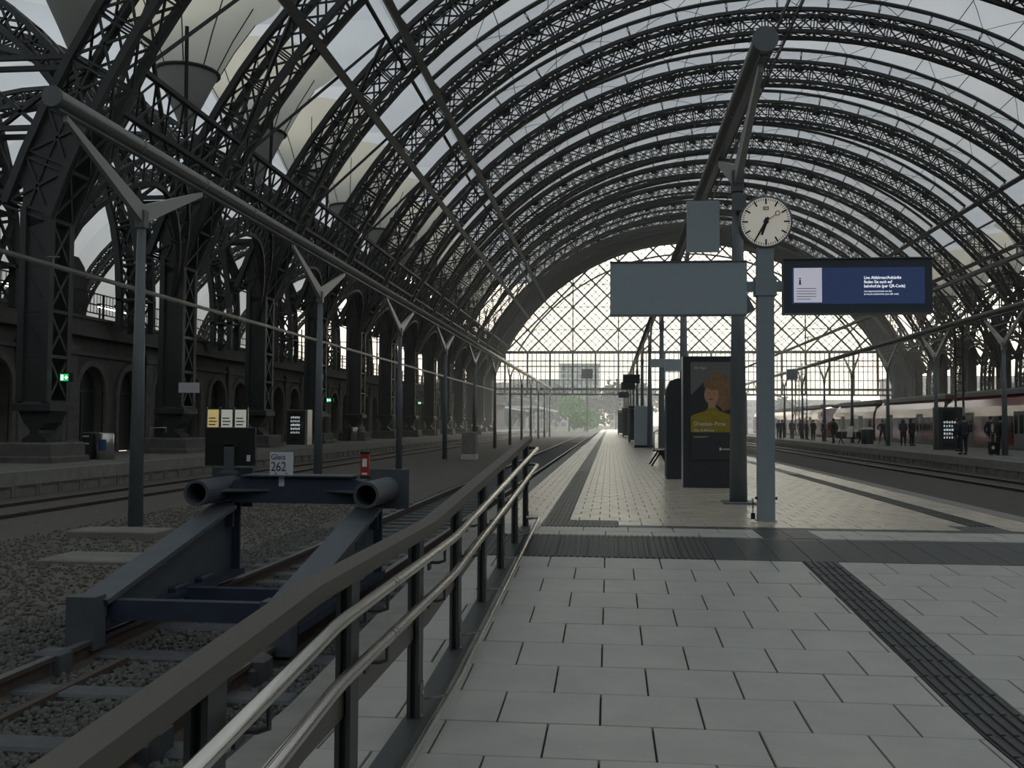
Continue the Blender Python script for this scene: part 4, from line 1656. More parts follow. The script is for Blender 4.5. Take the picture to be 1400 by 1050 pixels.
t, w, h = display('information_display', 'plain grey back of a display panel left of the clock post', 0.0, 1.70, 2.57, 3.23, BY)
MB().cbox(-w, w, -.07, .07, 0, h, .008).build('housing', 'panel_grey', t)
MB().box(-w, w, -.085, .085, h, h + .012).box(-w, w, -.085, .085, -.012, 0).build('edge_profile', 'post_grey', t)
MB().add([(w, -.06, .0), (w + .10, -.06, .06), (w, -.06, .25), (w, .06, .0), (w + .10, .06, .06), (w, .06, .25)], [(0, 1, 2), (5, 4, 3), (0, 3, 4, 1), (1, 4, 5, 2), (2, 5, 3, 0)]).build('end_bracket', 'post_grey', t)
t, w, h = display('information_display', 'dark blue lit information display right of the clock post', 2.15, 3.93, 2.58, 3.25, BY)
MB().cbox(-w, w, -.07, .09, 0, h, .008).build('housing', 'display_case', t)
MB().box(-w, w, -.09, .10, h, h + .012).box(-w, w, -.09, .10, -.012, 0).build('edge_profile', 'post_grey', t)
MB().box(-w + .10, w - .09, -.074, -.070, .11, h - .11).build('screen', 'screen_navy', t)
MB().box(-w + .12, -w + .46, -.077, -.074, .13, h - .11).build('info_field', 'screen_white', t)
MB().box(-w + .185, -w + .205, -.079, -.077, .36, .41).box(-w + .178, -w + .212, -.079, -.077, .352, .36).box(-w + .185, -w + .205, -.079, -.077, .42, .435).build('info_icon', 'ink', t)
ln = MB()
for k in range(5):
    ln.box(-w + .155, -w + .39 - (.06 if k == 4 else 0), -.079, -.077, .30 - .033 * k, .306 - .033 * k)
ln.build('info_lines', 'ink', t)
for k, s_ in enumerate(('Live Abfahrten/Ankünfte', 'finden Sie auch auf', 'bahnhof.de (per QR-Code)')):
    text(s_, .052, t, 'lettering', 'screen_text', (.075, -.078, .415 - .052 * k), sx=.86, bold=.0006)
for k, s_ in enumerate(('Live departures/arrivals can also', 'be found at bahnhof.de (scan QR code)')):
    text(s_, .030, t, 'lettering', 'screen_text', (.075, -.078, .255 - .036 * k), sx=.86)

# hanging sign and small box on the first lamp post of the middle platform
AY = 15.06
t = thing('platform_sign', 'blank grey sign panel held beside the nearest middle lamp post', 'sign', (1.415, AY - .02, 3.83))
MB().cbox(-.245, .245, -.05, .05, 0, .78, .006).build('panel', 'panel_grey', t)
MB().box(.245, .42, -.02, .02, .60, .64).box(.245, .42, -.02, .02, .10, .14).build('bracket', 'post_grey', t)
t = thing('junction_box', 'small grey box strapped to the nearest middle lamp post', 'box', (1.94, AY - .145, 4.43))
MB().cbox(-.10, .10, -.06, .05, 0, .26, .01).build('case', 'post_grey', t)
MB().box(-.11, .11, -.02, .06, .10, .13).build('strap', 'rail_post', t)

# ================================================================== ADVERTISING STELE AND PLATFORM FURNITURE
PYY = 18.54
ad = thing('poster_stele', 'dark advertising stele with a portrait poster on the middle platform', 'poster stand', (1.84, PYY, 0))
MB().cbox(-.475, .475, 0, .30, 0, 2.47, .01).build('body', 'poster_dark', ad)
MB().box(-.480, -.468, -.004, .30, .0, 2.47).build('edge_trim', 'alu', ad)
ps = MB().box(-.33, .44, -.012, 0, .52, 2.36).build('poster', 'poster_dark', ad)
MB().box(-.33, .44, -.014, -.012, 1.75, 2.36).build('poster_sky', 'poster_grey', ps)


def blob(name, material, pts, y):
    return MB().ngon_y(pts, y, y + .001).build(name, material, ps)


def ell(cx, cz, rx, rz, n=28, wob=0.0, ph=0.0):
    return [(cx + rx * (1 + wob * math.sin(7 * a + ph) + wob * .7 * math.sin(11 * a + 2 * ph)) * math.cos(a), cz + rz * (1 + wob * math.sin(7 * a + ph)) * math.sin(a)) for a in [2 * PI * k / n for k in range(n)]]


blob('backdrop', 'poster_dark', [(-.33, 1.35), (.44, 1.35), (.44, 1.78), (.10, 1.95), (-.10, 1.97), (-.33, 1.72)], -.0155)
blob('hair', 'hair_print', ell(.18, 1.86, .25, .30, 60, .05, .4), -.017)
blob('hair', 'hair_print', ell(.30, 1.66, .13, .22, 40, .08, 1.4), -.0165)
blob('neck', 'skin_print', [(-.02, 1.42), (.14, 1.42), (.12, 1.62), (-.00, 1.62)], -.0175)
blob('face', 'skin_print', ell(.055, 1.74, .135, .175), -.019)
blob('hair', 'hair_print', ell(.09, 1.925, .17, .09, 40, .07, .9), -.0195)
for x in (.005, .105):
    blob('eye', 'hair_print', ell(x, 1.775, .020, .008, 10), -.0205)
blob('mouth', 'red', ell(.05, 1.66, .042, .013, 12), -.0205)
blob('nose', 'hair_print', ell(.05, 1.715, .014, .005, 10), -.0205)
blob('sweater', 'yellow_print', [(-.33, 1.02), (.44, 1.02), (.44, 1.25), (.38, 1.38), (.20, 1.44), (.15, 1.50), (-.01, 1.50), (-.06, 1.44), (-.25, 1.38), (-.33, 1.34)], -.018)
MB().box(-.33, .44, -.0205, -.0195, .52, 1.04).build('lower_field', 'poster_dark', ps)
text('Dresden–Pirna', .105, ps, 'lettering', 'text_print', (-.275, -.0215, 1.165), sx=.92, bold=.0012)
text('Alle 30 Minuten', .068, ps, 'lettering', 'text_print', (-.275, -.0215, 1.055), sx=.88, bold=.0006)
MB().box(-.275, .0, -.0215, -.0205, .955, .962).box(-.275, -.06, -.0215, -.0205, .94, .944).build('small_print', 'text_print', ps)
MB().box(.20, .235, -.0215, -.0205, .70, .755).box(.25, .43, -.0215, -.0205, .715, .735).build('logo_print', 'text_print', ps)
text('DB  Regio', .06, ps, 'lettering', 'text_print', (-.26, -.0215, 2.23), sx=.9)
# dark cabinets further along
kb = thing('dark_cabinet', 'dark rounded cabinet standing right behind the poster stele', 'cabinet', (1.62, 21.6, 0))
MB().ngon_y([(-.40, 0), (.40, 0), (.40, 2.18), (-.18, 2.18), (-.32, 2.12), (-.40, 1.95)], -.3, .3).build('body', 'poster_dark', kb)
MB().box(-.41, -.40, -.28, -.24, .05, 1.9).box(-.41, -.40, .2, .24, .05, 1.9).build('seam_strip', 'post_grey', kb)
kb = thing('grey_kiosk', 'grey box-shaped kiosk far along the middle platform', 'kiosk', (1.68, 49.0, 0))
MB().cbox(-.45, .45, -.4, .9, 0, 2.06, .04).build('body', 'panel_grey', kb)
MB().box(-.47, .47, -.42, .92, 0, .12).build('plinth', 'poster_dark', kb)
# bench / ticket validator with bright tube frame
p = onz(908, 636, 0)
bn = thing('platform_bench', 'dark bench with bright tube arm rest behind the poster stele', 'bench', (1.45, p.y, 0))
MB().box(-.25, .25, -.9, .9, .42, .47).build('seat', 'bench_dark', bn)
MB().box(.20, .25, -.9, .9, .47, .92).build('backrest', 'bench_dark', bn)
for y in (-.7, .7):
    MB().bar((0, y, .44), (-.28, y, .0), .05, .05).bar((0, y, .44), (.22, y, .0), .05, .05).build('leg', 'bench_dark', bn)
MB().tube([(-.22, -.9, .45), (-.22, -.9, .95), (-.10, -.9, 1.02)], .022, 8).tube([(-.30, -.9, .47), (.05, -.9, .47)], .018, 8).build('armrest', 'stainless', bn)
for k, y in enumerate((59.06, 70.06, 92.06)):
    sgn = thing('hanging_sign', f'small dark sign hanging from the middle lamp row, {("nearest", "second", "farthest")[k]} of three', 'sign', (1.55, y, 3.6), 0, 'signs along the middle platform')
    MB().cbox(-.75, .25, -.06, .06, 0, .55, .01).build('panel', 'panel_dark', sgn)
    MB().box(.22, .34, -.03, .03, .2, .26).build('bracket', 'post_grey', sgn)
for k, (px, py, wd) in enumerate(((905, 497, .9), (921, 500, .5))):
    pp = ony(px, py, 37.2 if k == 0 else 26.2)
    o = MB().cbox(-wd / 2, wd / 2, -.05, .05, 0, .32, .01).box(-.05 + wd / 2, .05 + wd / 2, -.03, .03, .12, .2).build('hanging_sign', 'panel_grey', loc=(pp.x, pp.y - .2, pp.z - .16))
    tag(o, ('wide' if k == 0 else 'narrow') + ' blank grey sign just left of the poster stele top', 'sign')
# shelters / cabinets down the middle platform
for k, (y, x, w_, l_, h_) in enumerate(((62, 1.7, .9, 2.2, 2.3), (84, 1.6, .9, 3.5, 2.5), (104.6, 1.5, 1.2, 4, 2.6), (150, 2.2, 1.3, 2.5, 3.0))):
    t = thing('platform_shelter', f'dark glazed shelter on the middle platform, {NTH[k]} one going away', 'shelter', (x, y, 0), 0, 'shelters on the middle platform')
    MB().cbox(-w_ / 2 - .1, w_ / 2 + .1, -.1, l_ + .1, h_ - .14, h_, .03).build('roof', 'panel_dark', t)
    for q in (0, l_):
        for s in (-1, 1):
            MB().box(s * w_ / 2 - .04, s * w_ / 2 + .04, q - .04, q + .04, 0, h_ - .14).build('post', 'post_grey', t)
    MB().box(-w_ / 2, w_ / 2, l_ - .02, l_, .1, h_ - .2).build('pane', 'window_far', t)
    MB().box(-.03, .03, 0, l_, .1, h_ - .2).build('pane', 'window_far', t)

# ================================================================== LEFT PLATFORM FURNITURE
p = onz(140, 628.6, ZPL)
bi = thing('waste_bin', 'tall steel waste bin with blue label near the front left column', 'bin', (p.x - .1, p.y + .3, ZPL))
MB().lathe([(.30, 0), (.30, .85), (.27, .88), (.27, .86)], n=24).build('drum', 'bin_steel', bi, smooth=True)
MB().cbox(-.65, -.30, -.3, .3, 0, .90, .03).build('box', 'vend_body', bi)
MB().box(-.6, -.38, -.31, -.3, .74, .79).box(-.6, -.38, -.31, -.3, .50, .55).build('slot', 'white_sign', bi)
lbm = MB()
for k in range(8):
    a0, a1 = math.radians(-100 + 6 * k), math.radians(-94 + 6 * k)
    lbm.add([(.304 * math.cos(a0), .304 * math.sin(a0), .3), (.304 * math.cos(a1), .304 * math.sin(a1), .3), (.304 * math.cos(a1), .304 * math.sin(a1), .66), (.304 * math.cos(a0), .304 * math.sin(a0), .66)], [(0, 1, 2, 3)])
lbm.build('label_print', 'bin_blue', bi)


def exit_sign(px, py, k, label):
    """green sign fixed to the k-th left column, on its inner or front face"""
    Yc = YS + PITCH * k
    xin = AX - XLEG
    q = ony(px, py, Yc)
    front = q.x < xin - .1
    if front:
        q = ony(px, py, Yc - HW - .13)
    t = thing('exit_sign', label, 'exit sign', q[:])
    MB().box(-.18, .40, 0, .08, -.14, .14).build('case', 'panel_dark', t)
    MB().box(-.02, .25, -.004, 0, -.11, .11).build('panel', 'exit_green', t)
    MB().box(.0, .09, -.006, -.004, -.08, .08).box(.12, .24, -.006, -.004, -.02, .02).box(.16, .20, -.006, -.004, -.06, .06).build('symbol', 'exit_white', t)
    if front:
        MB().box(-.1, .1, .08, .2, -.03, .03).build('bracket', 'roof_steel', t)
    else:
        MB().box(xin - q.x - .04, -.18, .02, .06, -.03, .03).build('bracket', 'roof_steel', t)


exit_sign(83, 516, 0, 'lit green exit sign on the front left column')
exit_sign(447, 547, 3, 'lit green exit sign beside the second lamp post from the left')
exit_sign(572, 551, 6, 'small lit green exit sign between the third and fourth lamp posts')
p = ony(258, 530, YS + PITCH - HW - .12)
t = thing('white_sign', 'small white sign board on the second left column', 'sign', p[:])
MB().box(-.42, .42, 0, .05, -.20, .20).build('plate', 'white_sign', t)
MB().box(-.40, -.1, .05, .16, -.03, .03).build('bracket', 'roof_steel', t)
# display cases
pa_ = onz(262, 618, ZPL)
dc = thing('display_case', 'glazed timetable case with three glowing panels on the left platform', 'display case', (-17.55, 41.0, ZPL))
Z0_, Z1_ = .75, 1.85
for k in range(3):
    x0_ = .02 + .62 * k
    fm = MB().box(x0_, x0_ + .58, 0, .1, Z0_, Z1_).build('case_box', 'rail_post', dc)
    MB().box(x0_ + .04, x0_ + .54, -.012, 0, Z0_ + .06, Z1_ - .06).build('lit_sheet', 'glow_sign' if k == 0 else 'glow_white', fm)
    pr = MB()
    for q in range(4):
        pr.box(x0_ + .10, x0_ + .46 - .06 * (q % 2), -.016, -.012, Z0_ + .22 + .14 * q, Z0_ + .27 + .14 * q)
    pr.build('print', 'poster_grey', fm)
    MB().box(x0_ + .02, x0_ + .56, -.04, -.034, Z0_ + .03, Z1_ - .03).build('pane', 'case_glass', fm)
for x0_ in (0, .62, 1.24, 1.86):
    MB().box(x0_ - .02, x0_ + .02, .02, .08, 0, Z1_ + .05).build('post', 'alu', dc)
MB().box(0, 1.86, .03, .07, .33, .37).build('cross_bar', 'alu', dc)


def vending(label, loc, rz=0.0, w=1.05, h=1.95):
    t = thing('vending_machine', label, 'vending machine', loc, rz)
    MB().cbox(-w / 2, w / 2, 0, .85, 0, h, .05).build('body', 'vend_body', t)
    MB().box(w / 2, w / 2 + .14, .0, .85, 0, h).build('side_panel', 'alu', t)
    MB().box(-w * .30, w * .22, -.012, 0, .55, h - .22).build('window', 'black', t)
    for k in range(5):
        sh_ = MB()
        z = .62 + k * .21
        for q in range(5):
            x = -w * .27 + q * w * .105
            sh_.box(x, x + w * (.05 + .03 * ((q * 3 + k) % 3) / 2), -.018, -.012, z, z + .10 + .02 * ((q + k) % 2))
        sh_.build('lit_goods', 'vend_light', t)
    MB().box(w * .28, w * .42, -.01, 0, .9, 1.3).build('coin_panel', 'post_grey', t)
    MB().box(-w * .3, w * .22, -.01, 0, .18, .36).build('tray_flap', 'black', t)
    return t


p = onz(404, 608, ZPL)
vending('dark vending machine with pale side panel on the left platform', (p.x, p.y, ZPL))
p = onz(1284, 615, ZPR)
vending('dark vending machine among the passengers on the right platform', (p.x + .6, p.y, ZPR), 0, 1.3, 2.35)
# small bins, stands on the left platform
for (px, py), lb in (((483, 603), 'steel waste bin with bright edge between the second and third lamp posts'),
                     ((655, 594), 'small steel bin far along the left platform')):
    p = onz(px, py, ZPL)
    t = thing('waste_bin', lb, 'bin', (p.x, p.y, ZPL))
    MB().lathe([(.26, 0), (.26, .9), (.22, .95), (.22, .93)], n=20).build('drum', 'bin_steel', t, smooth=True)
    MB().cbox(-.62, -.26, -.25, .25, 0, .95, .03).build('box', 'vend_body', t)
p = onz(500, 600, ZPL)
t = thing('lounge_bench', 'dark metal bench catching light beside a left column', 'bench', (p.x, p.y, ZPL))
MB().box(-.3, .3, -1, 1, .42, .46).build('seat', 'bench_dark', t)
MB().add([(-.30, -1, .46), (-.42, -1, .95), (-.38, -1, .96), (-.26, -1, .47), (-.30, 1, .46), (-.42, 1, .95), (-.38, 1, .96), (-.26, 1, .47)], [(0, 1, 2, 3), (7, 6, 5, 4), (0, 4, 5, 1), (1, 5, 6, 2), (2, 6, 7, 3), (3, 7, 4, 0)]).build('backrest', 'bench_dark', t)
for y in (-.8, .8):
    MB().bar((-.25, y, .42), (-.3, y, 0), .05, .05).bar((.25, y, .42), (.3, y, 0), .05, .05).build('leg', 'bench_dark', t)
for (px, py), hh_, lb in (((595, 600), 1.5, 'thin signpost with a narrow frame on the left platform'), ((634, 592), 2.1, 'slim bright pole with a cap far along the left platform')):
    p = onz(px, py, ZPL)
    t = thing('slim_post', lb, 'post', (p.x, p.y, ZPL))
    MB().tube([(0, 0, 0), (0, 0, hh_)], .035, 8).build('pole', 'alu', t)
    MB().cbox(-.12, .12, -.06, .06, hh_, hh_ + .2, .02).build('head', 'white_sign', t)
# glass screens along the left wall
for k, (px, py) in enumerate(((205, 620), (432, 606))):
    p = onz(px, py, ZPL)
    t = thing('platform_barrier', ('nearer' if k == 0 else 'farther') + ' low tube barrier along the stone wall on the left platform', 'barrier', (p.x - .6, p.y + 1.2, ZPL))
    for q in (0, 1.4):
        MB().tube([(0, q, 0), (0, q, 1.0)], .025, 8).build('post', 'alu', t)
    MB().tube([(0, 0, 1.0), (0, 1.4, 1.0)], .022, 8).tube([(0, 0, .5), (0, 1.4, .5)], .018, 8).build('cross_bar', 'alu', t)

# ================================================================== RED TRAINS
TXF = 22.62          # side that faces the platform
TW = 2.85


def section(grow=0.0, top=3.18):
    """cross-section (x from the near side, z) of a car body, counter-clockwise seen from -y"""
    half_ = [(0.06, -.28), (0.0, .1), (0.0, 1.75), (.10, 2.35), (.32, 2.80), (.72, 3.08), (TW / 2, top)]
    pts = half_ + [(TW - x, z) for x, z in reversed(half_[:-1])]
    return pts


def loft(secs):
    mb = MB()
    n = len(secs[0])
    for s_ in secs:
        mb.v += s_
    for i in range(len(secs) - 1):
        for k in range(n):
            a, b = i * n + k, i * n + (k + 1) % n
            mb.f.append((a, a + n, b + n, b))
    mb.f.append(tuple(range(n)))
    mb.f.append(tuple(reversed(range((len(secs) - 1) * n, len(secs) * n))))
    return mb


def make_train(label, cars, nose_at_far):
    ya, yb = cars[0][0], cars[-1][1]
    t = thing('train', label, 'train', (TXF, ya, 0))
    for i, (a, b) in enumerate(cars):
        a_, b_ = a - ya, b - ya
        base = section()
        secs = []
        last = (i == len(cars) - 1) and nose_at_far
        first = (i == 0) and not nose_at_far

        def sec_at(y, sc=1.0, drop=0.0):
            return [(TW / 2 + (x - TW / 2) * sc, y, (-.28 + (z + .28) * (1 - drop))) for x, z in base]
        if first:
            secs += [sec_at(a_ + .2, .72, .45), sec_at(a_ + .8, .86, .22), sec_at(a_ + 1.8, .97, .05)]
        secs.append(sec_at(a_ + (2.6 if first else .35)))
        secs.append(sec_at(b_ - (2.6 if last else .35)))
        if last:
            secs += [sec_at(b_ - 1.8, .97, .05), sec_at(b_ - .8, .86, .22), sec_at(b_ - .2, .72, .45)]
        body = loft(secs).build('car_body', 'train_red', t, smooth=False)
        y0_, y1_ = a_ + (2.8 if first else .9), b_ - (2.8 if last else .9)
        # grey lower stripe and roof shroud
        MB().box(-.012, 0, y0_, y1_, -.24, .02).build('skirt', 'train_grey', body)
        MB().cbox(.45, TW - .45, y0_, y1_, 3.02, 3.38, .1).build('roof_shroud', 'train_roof', body)
        # windows and doors one by one
        L_ = y1_ - y0_
        dl = [y0_ + L_ * .27, y0_ + L_ * .75]
        for dy in dl:
            d_ = MB().box(-.016, 0, dy - .68, dy + .68, -.05, 2.0).build('door', 'train_grey', body)
            for q in (-.35, .35):
                MB().box(-.022, -.016, dy + q - .24, dy + q + .24, .75, 1.8).build('door_pane', 'train_glass', d_)
        y = y0_ + .3
        while y + 1.5 < y1_:
            if all(abs(y + .75 - dy) > 1.5 for dy in dl):
                MB().box(-.014, 0, y, y + 1.45, .85, 1.75).build('window', 'train_glass', body)
            y += 1.6
        for by in (a_ + 2.3, b_ - 2.3):
            MB().box(.25, TW - .25, by - 1.3, by + 1.3, -.72, -.3).build('bogie', 'train_under', body)
        if i < len(cars) - 1:
            MB().box(.22, TW - .22, b_ - .36, b_ + .36, -.1, 2.9).build('bellows', 'train_under', t)
    return t


make_train('red regional train with dark windows along the right platform, the nearer one',
           [(34.0, 51.5), (51.5, 69.0), (69.0, 86.5), (86.5, 104.0)], True)
make_train('red train standing beyond the nearer one near the gable', [(107.0, 124.0), (124.0, 141.0), (141.0, 158.0)], False)


# ================================================================== PEOPLE
def skin_mesh(name, joints, bones, material, sub=2, root=0):
    me = bpy.data.meshes.new(name)
    me.from_pydata([j[:3] for j in joints], bones, [])
    ob = bpy.data.objects.new(name, me)
    COL.objects.link(ob)
    md = ob.modifiers.new('skin', 'SKIN')
    md.use_smooth_shade = True
    for i, j in enumerate(joints):
        sv = me.skin_vertices[0].data[i]
        r = j[3]
        sv.radius = r if isinstance(r, tuple) else (r, r)
        sv.use_root = (i == root)
    sb = ob.modifiers.new('sub', 'SUBSURF')
    sb.levels = sb.render_levels = sub
    dg = bpy.context.evaluated_depsgraph_get()
    out = bpy.data.meshes.new_from_object(ob.evaluated_get(dg))
    bpy.data.objects.remove(ob)
    out.materials.clear()
    out.materials.append(M[material])
    out.name = name
    return out


def pose(kind):
    """joint positions of a 1.75 m person facing -y"""
    J = dict(pel=(0, 0, .95), chest=(0, 0, 1.25), neck=(0, .01, 1.47), head=(0, -.01, 1.60), top=(0, .0, 1.70),
             hl=(-.10, 0, .90), kl=(-.11, -.02, .50), al=(-.11, .02, .09), tl=(-.12, -.13, .04),
             hr=(.10, 0, .90), kr=(.11, -.02, .50), ar=(.11, .02, .09), tr=(.12, -.13, .04),
             sl=(-.19, 0, 1.40), el=(-.25, .03, 1.12), wl=(-.25, -.06, .88), fl=(-.24, -.09, .78),
             sr=(.19, 0, 1.40), er=(.25, .03, 1.12), wr=(.25, -.06, .88), fr=(.24, -.09, .78))
    if kind == 'walk':
        J.update(kl=(-.10, -.20, .52), al=(-.11, -.24, .09), tl=(-.11, -.39, .06), kr=(.10, .06, .50), ar=(.11, .33, .14), tr=(.11, .22, .03),
                 el=(-.26, .12, 1.14), wl=(-.24, .08, .89), fl=(-.23, .06, .79), er=(.26, -.06, 1.13), wr=(.22, -.25, .97), fr=(.20, -.32, .90))
    elif kind == 'phone':
        J.update(el=(-.25, -.04, 1.12), wl=(-.10, -.28, 1.18), fl=(-.05, -.33, 1.24), head=(0, -.04, 1.59), top=(0, -.04, 1.69))
    elif kind == 'hips':
        J.update(el=(-.42, .08, 1.14), wl=(-.22, -.04, 1.00), fl=(-.14, -.08, .97), er=(.42, .08, 1.14), wr=(.22, -.04, 1.00), fr=(.14, -.08, .97),
                 kl=(-.17, -.02, .5), al=(-.22, .02, .09), tl=(-.24, -.13, .04), kr=(.17, -.02, .5), ar=(.22, .02, .09), tr=(.24, -.13, .04))
    elif kind == 'coat':
        J.update(el=(-.22, -.02, 1.12), wl=(-.15, -.14, .95), fl=(-.12, -.15, .88), er=(.22, -.02, 1.12), wr=(.15, -.14, .95), fr=(.12, -.15, .88))
    return J


PVAR = {}


def person_meshes(kind):
    if kind in PVAR:
        return PVAR[kind]
    J = pose(kind)
    names = ['pel', 'chest', 'neck', 'head', 'top', 'hl', 'kl', 'al', 'tl', 'hr', 'kr', 'ar', 'tr', 'sl', 'el', 'wl', 'fl', 'sr', 'er', 'wr', 'fr']
    R = dict(pel=(.15, .10), chest=(.155, .105), neck=.055, head=(.085, .10), top=(.065, .075), hl=.09, kl=.06, al=.042, tl=.036, hr=.09, kr=.06, ar=.042, tr=.036,
             sl=.062, el=.042, wl=.030, fl=.030, sr=.062, er=.042, wr=.030, fr=.030)
    E_ = [('pel', 'chest'), ('chest', 'neck'), ('neck', 'head'), ('head', 'top'), ('pel', 'hl'), ('hl', 'kl'), ('kl', 'al'), ('al', 'tl'), ('pel', 'hr'), ('hr', 'kr'), ('kr', 'ar'), ('ar', 'tr'),
          ('chest', 'sl'), ('sl', 'el'), ('el', 'wl'), ('wl', 'fl'), ('chest', 'sr'), ('sr', 'er'), ('er', 'wr'), ('wr', 'fr')]
    ix = {n: i for i, n in enumerate(names)}
    body_j = [(*J[n], R[n]) for n in names]
    bones = [(ix[a], ix[b]) for a, b in E_]
    # five fingers on each hand
    for s, w, f in ((-1, 'wl', 'fl'), (1, 'wr', 'fr')):
        d = (Vector(J[f]) - Vector(J[w])).normalized()
        side = d.cross(Vector((s, 0, 0)))
        side = side.normalized() if side.length > .1 else Vector((0, 1, 0))
        for q, ln in ((-1.5, .055), (-.5, .07), (.5, .068), (1.5, .05)):
            b_ = Vector(J[f]) + side * (q * .017)
            body_j.append((*(b_ + d * ln * .5), .0095))
            body_j.append((*(b_ + d * ln + Vector((-s * .012, 0, 0))), .008))
            k = len(body_j)
            bones += [(ix[f], k - 2), (k - 2, k - 1)]
        b_ = Vector(J[w]).lerp(Vector(J[f]), .4) + side * -.035
        body_j.append((*(b_ + d * .03), .010))
        bones.append((ix[w], len(body_j) - 1))
    body = skin_mesh('body', body_j, bones, 'skin', 1)
    # face: nose, ears added to the one body mesh
    hd = Vector(J['head'])
    g = 1.22
    jn = ['pel', 'chest', 'neck', 'sl', 'el', 'wl', 'sr', 'er', 'wr']
    jr = dict(pel=(.185, .135), chest=(.19, .14), neck=.075, sl=.085, el=.062, wl=.048, sr=.085, er=.062, wr=.048)
    jix = {n: i for i, n in enumerate(jn)}
    jj = [(*J[n], jr[n]) for n in jn]
    jb = [(jix[a], jix[b]) for a, b in E_ if a in jix and b in jix]
    if kind == 'coat':
        jj.append((0, 0, .60, (.20, .15)))
    else:
        jj.append((0, 0, .84, (.18, .13)))
    jb.append((0, len(jj) - 1))
    jacket = skin_mesh('jacket', jj, jb, 'jacket_a', 2)
    tn = ['pel', 'hl', 'kl', 'al', 'hr', 'kr', 'ar']
    trr = dict(pel=(.17, .12), hl=.11, kl=.078, al=.062, hr=.11, kr=.078, ar=.062)
    tix = {n: i for i, n in enumerate(tn)}
    tj = [(*J[n], trr[n]) for n in tn]
    tbn = [(tix[a], tix[b]) for a, b in E_ if a in tix and b in tix]
    trousers = skin_mesh('trousers', tj, tbn, 'trousers', 2)
    sh = MB()
    for s in 'lr':
        a, t = Vector(J['a' + s]), Vector(J['t' + s])
        c = (a + t) / 2
        sh.ball((c.x, c.y - .01, .05 if a.z < .11 else a.z - .03), .055, .145, .05, 10, 6)
    shoes = sh.mesh('shoes', 'black_matt', True)
    hr = MB().ball((hd.x, hd.y + .022, hd.z + .045), .098, .105, .115, 12, 8)
    hair = hr.mesh('hair', 'hair', True)
    fc = MB()
    fc.ball((hd.x, hd.y - .108, hd.z + .005), .014, .02, .022, 6, 5)
    for s in (-1, 1):
        fc.ball((hd.x + s * .088, hd.y, hd.z + .01), .014, .025, .032, 6, 5)
    face = fc.mesh('face_features', 'skin', True)
    ey = MB()
    for s in (-1, 1):
        ey.ball((hd.x + s * .034, hd.y - .098, hd.z + .03), .012, .008, .007, 6, 5)
    ey.box(hd.x - .025, hd.x + .025, hd.y - .101, hd.y - .09, hd.z - .05, hd.z - .042)
    eyes = ey.mesh('eyes_mouth', 'hair', True)
    PVAR[kind] = (body, jacket, trousers, shoes, hair, face, eyes)
    return PVAR[kind]


JM = {}


def person(px, py, kind, rz, jacket, label, h=1.75, extra=None, z=ZPR):
    p = onz(px, py, z)
    t = thing('person', label, 'person', (p.x, p.y, z), rz, 'passengers on the right platform')
    t.scale = (h / 1.75,) * 3
    body, jk, tr_, sh, hr, fc, ey = person_meshes(kind)
    b_ = link('body', body, t)
    key = (kind, jacket)
    if key not in JM:
        JM[key] = jk.copy()
        JM[key].materials.clear()
        JM[key].materials.append(M[jacket])
    link('jacket', JM[key], t)
    link('trousers', tr_, t)
    link('shoes', sh, t)
    link('hair', hr, t)
    link('face_features', fc, b_)
    link('eyes_mouth', ey, b_)
    if extra == 'backpack':
        MB().ball((0, .20, 1.20), .16, .12, .24, 12, 8).build('backpack', 'black_matt', t, smooth=True)
    elif extra == 'shirt':
        MB().ball((0, -.115, 1.14), .075, .05, .24, 12, 8).build('shirt_front', 'shirt', t, smooth=True)
    elif extra == 'hood':
        MB().ball((0, .05, 1.60), .125, .125, .15, 12, 8).build('hood', jacket, t, smooth=True)
    return t


def suitcase(px, py, label, z=ZPR):
    p = onz(px, py, z)
    t = thing('suitcase', label, 'suitcase', (p.x, p.y, z))
    MB().cbox(-.20, .20, -.13, .13, .05, .62, .04).build('shell', 'black_matt', t)
    MB().tube([(-.10, .1, .6), (-.10, .1, .98), (.10, .1, .98), (.10, .1, .6)], .012, 6).build('pull_handle', 'alu', t)
    w_ = MB()
    for x in (-.15, .15):
        w_.tube([(x, -.1, .035), (x + .03, -.1, .035)], .035, 8).tube([(x, .1, .035), (x + .03, .1, .035)], .035, 8)
    w_.build('wheels', 'black', t)
    MB().box(-.14, -.02, -.135, -.13, .28, .42).build('tag', 'paper', t)


person(1317.5, 621.5, 'stand', PI + .2, 'jacket_a', 'person in a dark jacket standing right of the vending machine at the platform edge', 1.80)
person(1309, 617, 'phone', .6, 'jacket_c', 'person half hidden between the vending machine and a ladder frame', 1.72)
person(1355, 616.5, 'walk', .3, 'jacket_a', 'person in an open dark jacket over a light shirt near the right picture edge', 1.84, 'shirt')
person(1369, 622.0, 'stand', PI - .3, 'jacket_b', 'person in dark clothes with a suitcase at the right picture edge', 1.80, 'backpack')
suitcase(1359, 622.5, 'small dark suitcase with a pale tag at the right picture edge')
person(1235, 609.6, 'coat', PI - .4, 'jacket_b', 'left one of two people in long coats left of the vending machine', 1.74, 'hood')
person(1246.5, 609.6, 'coat', .5, 'jacket_a', 'right one of two people in long coats left of the vending machine', 1.76, 'hood')
person(1207, 606.4, 'hips', PI, 'jacket_a', 'person with hands on hips right of the waste bin', 1.72)
person(1190, 604.8, 'stand', 1.2, 'jacket_c', 'person standing behind the waste bin on the right platform', 1.72)
person(1261, 605.5, 'stand', -1.0, 'jacket_d', 'person partly hidden behind the vending machine, left side', 1.68)
person(1139.6, 606.4, 'walk', PI + .3, 'jacket_b', 'broad person walking left of the bench on the right platform', 1.80, 'backpack')
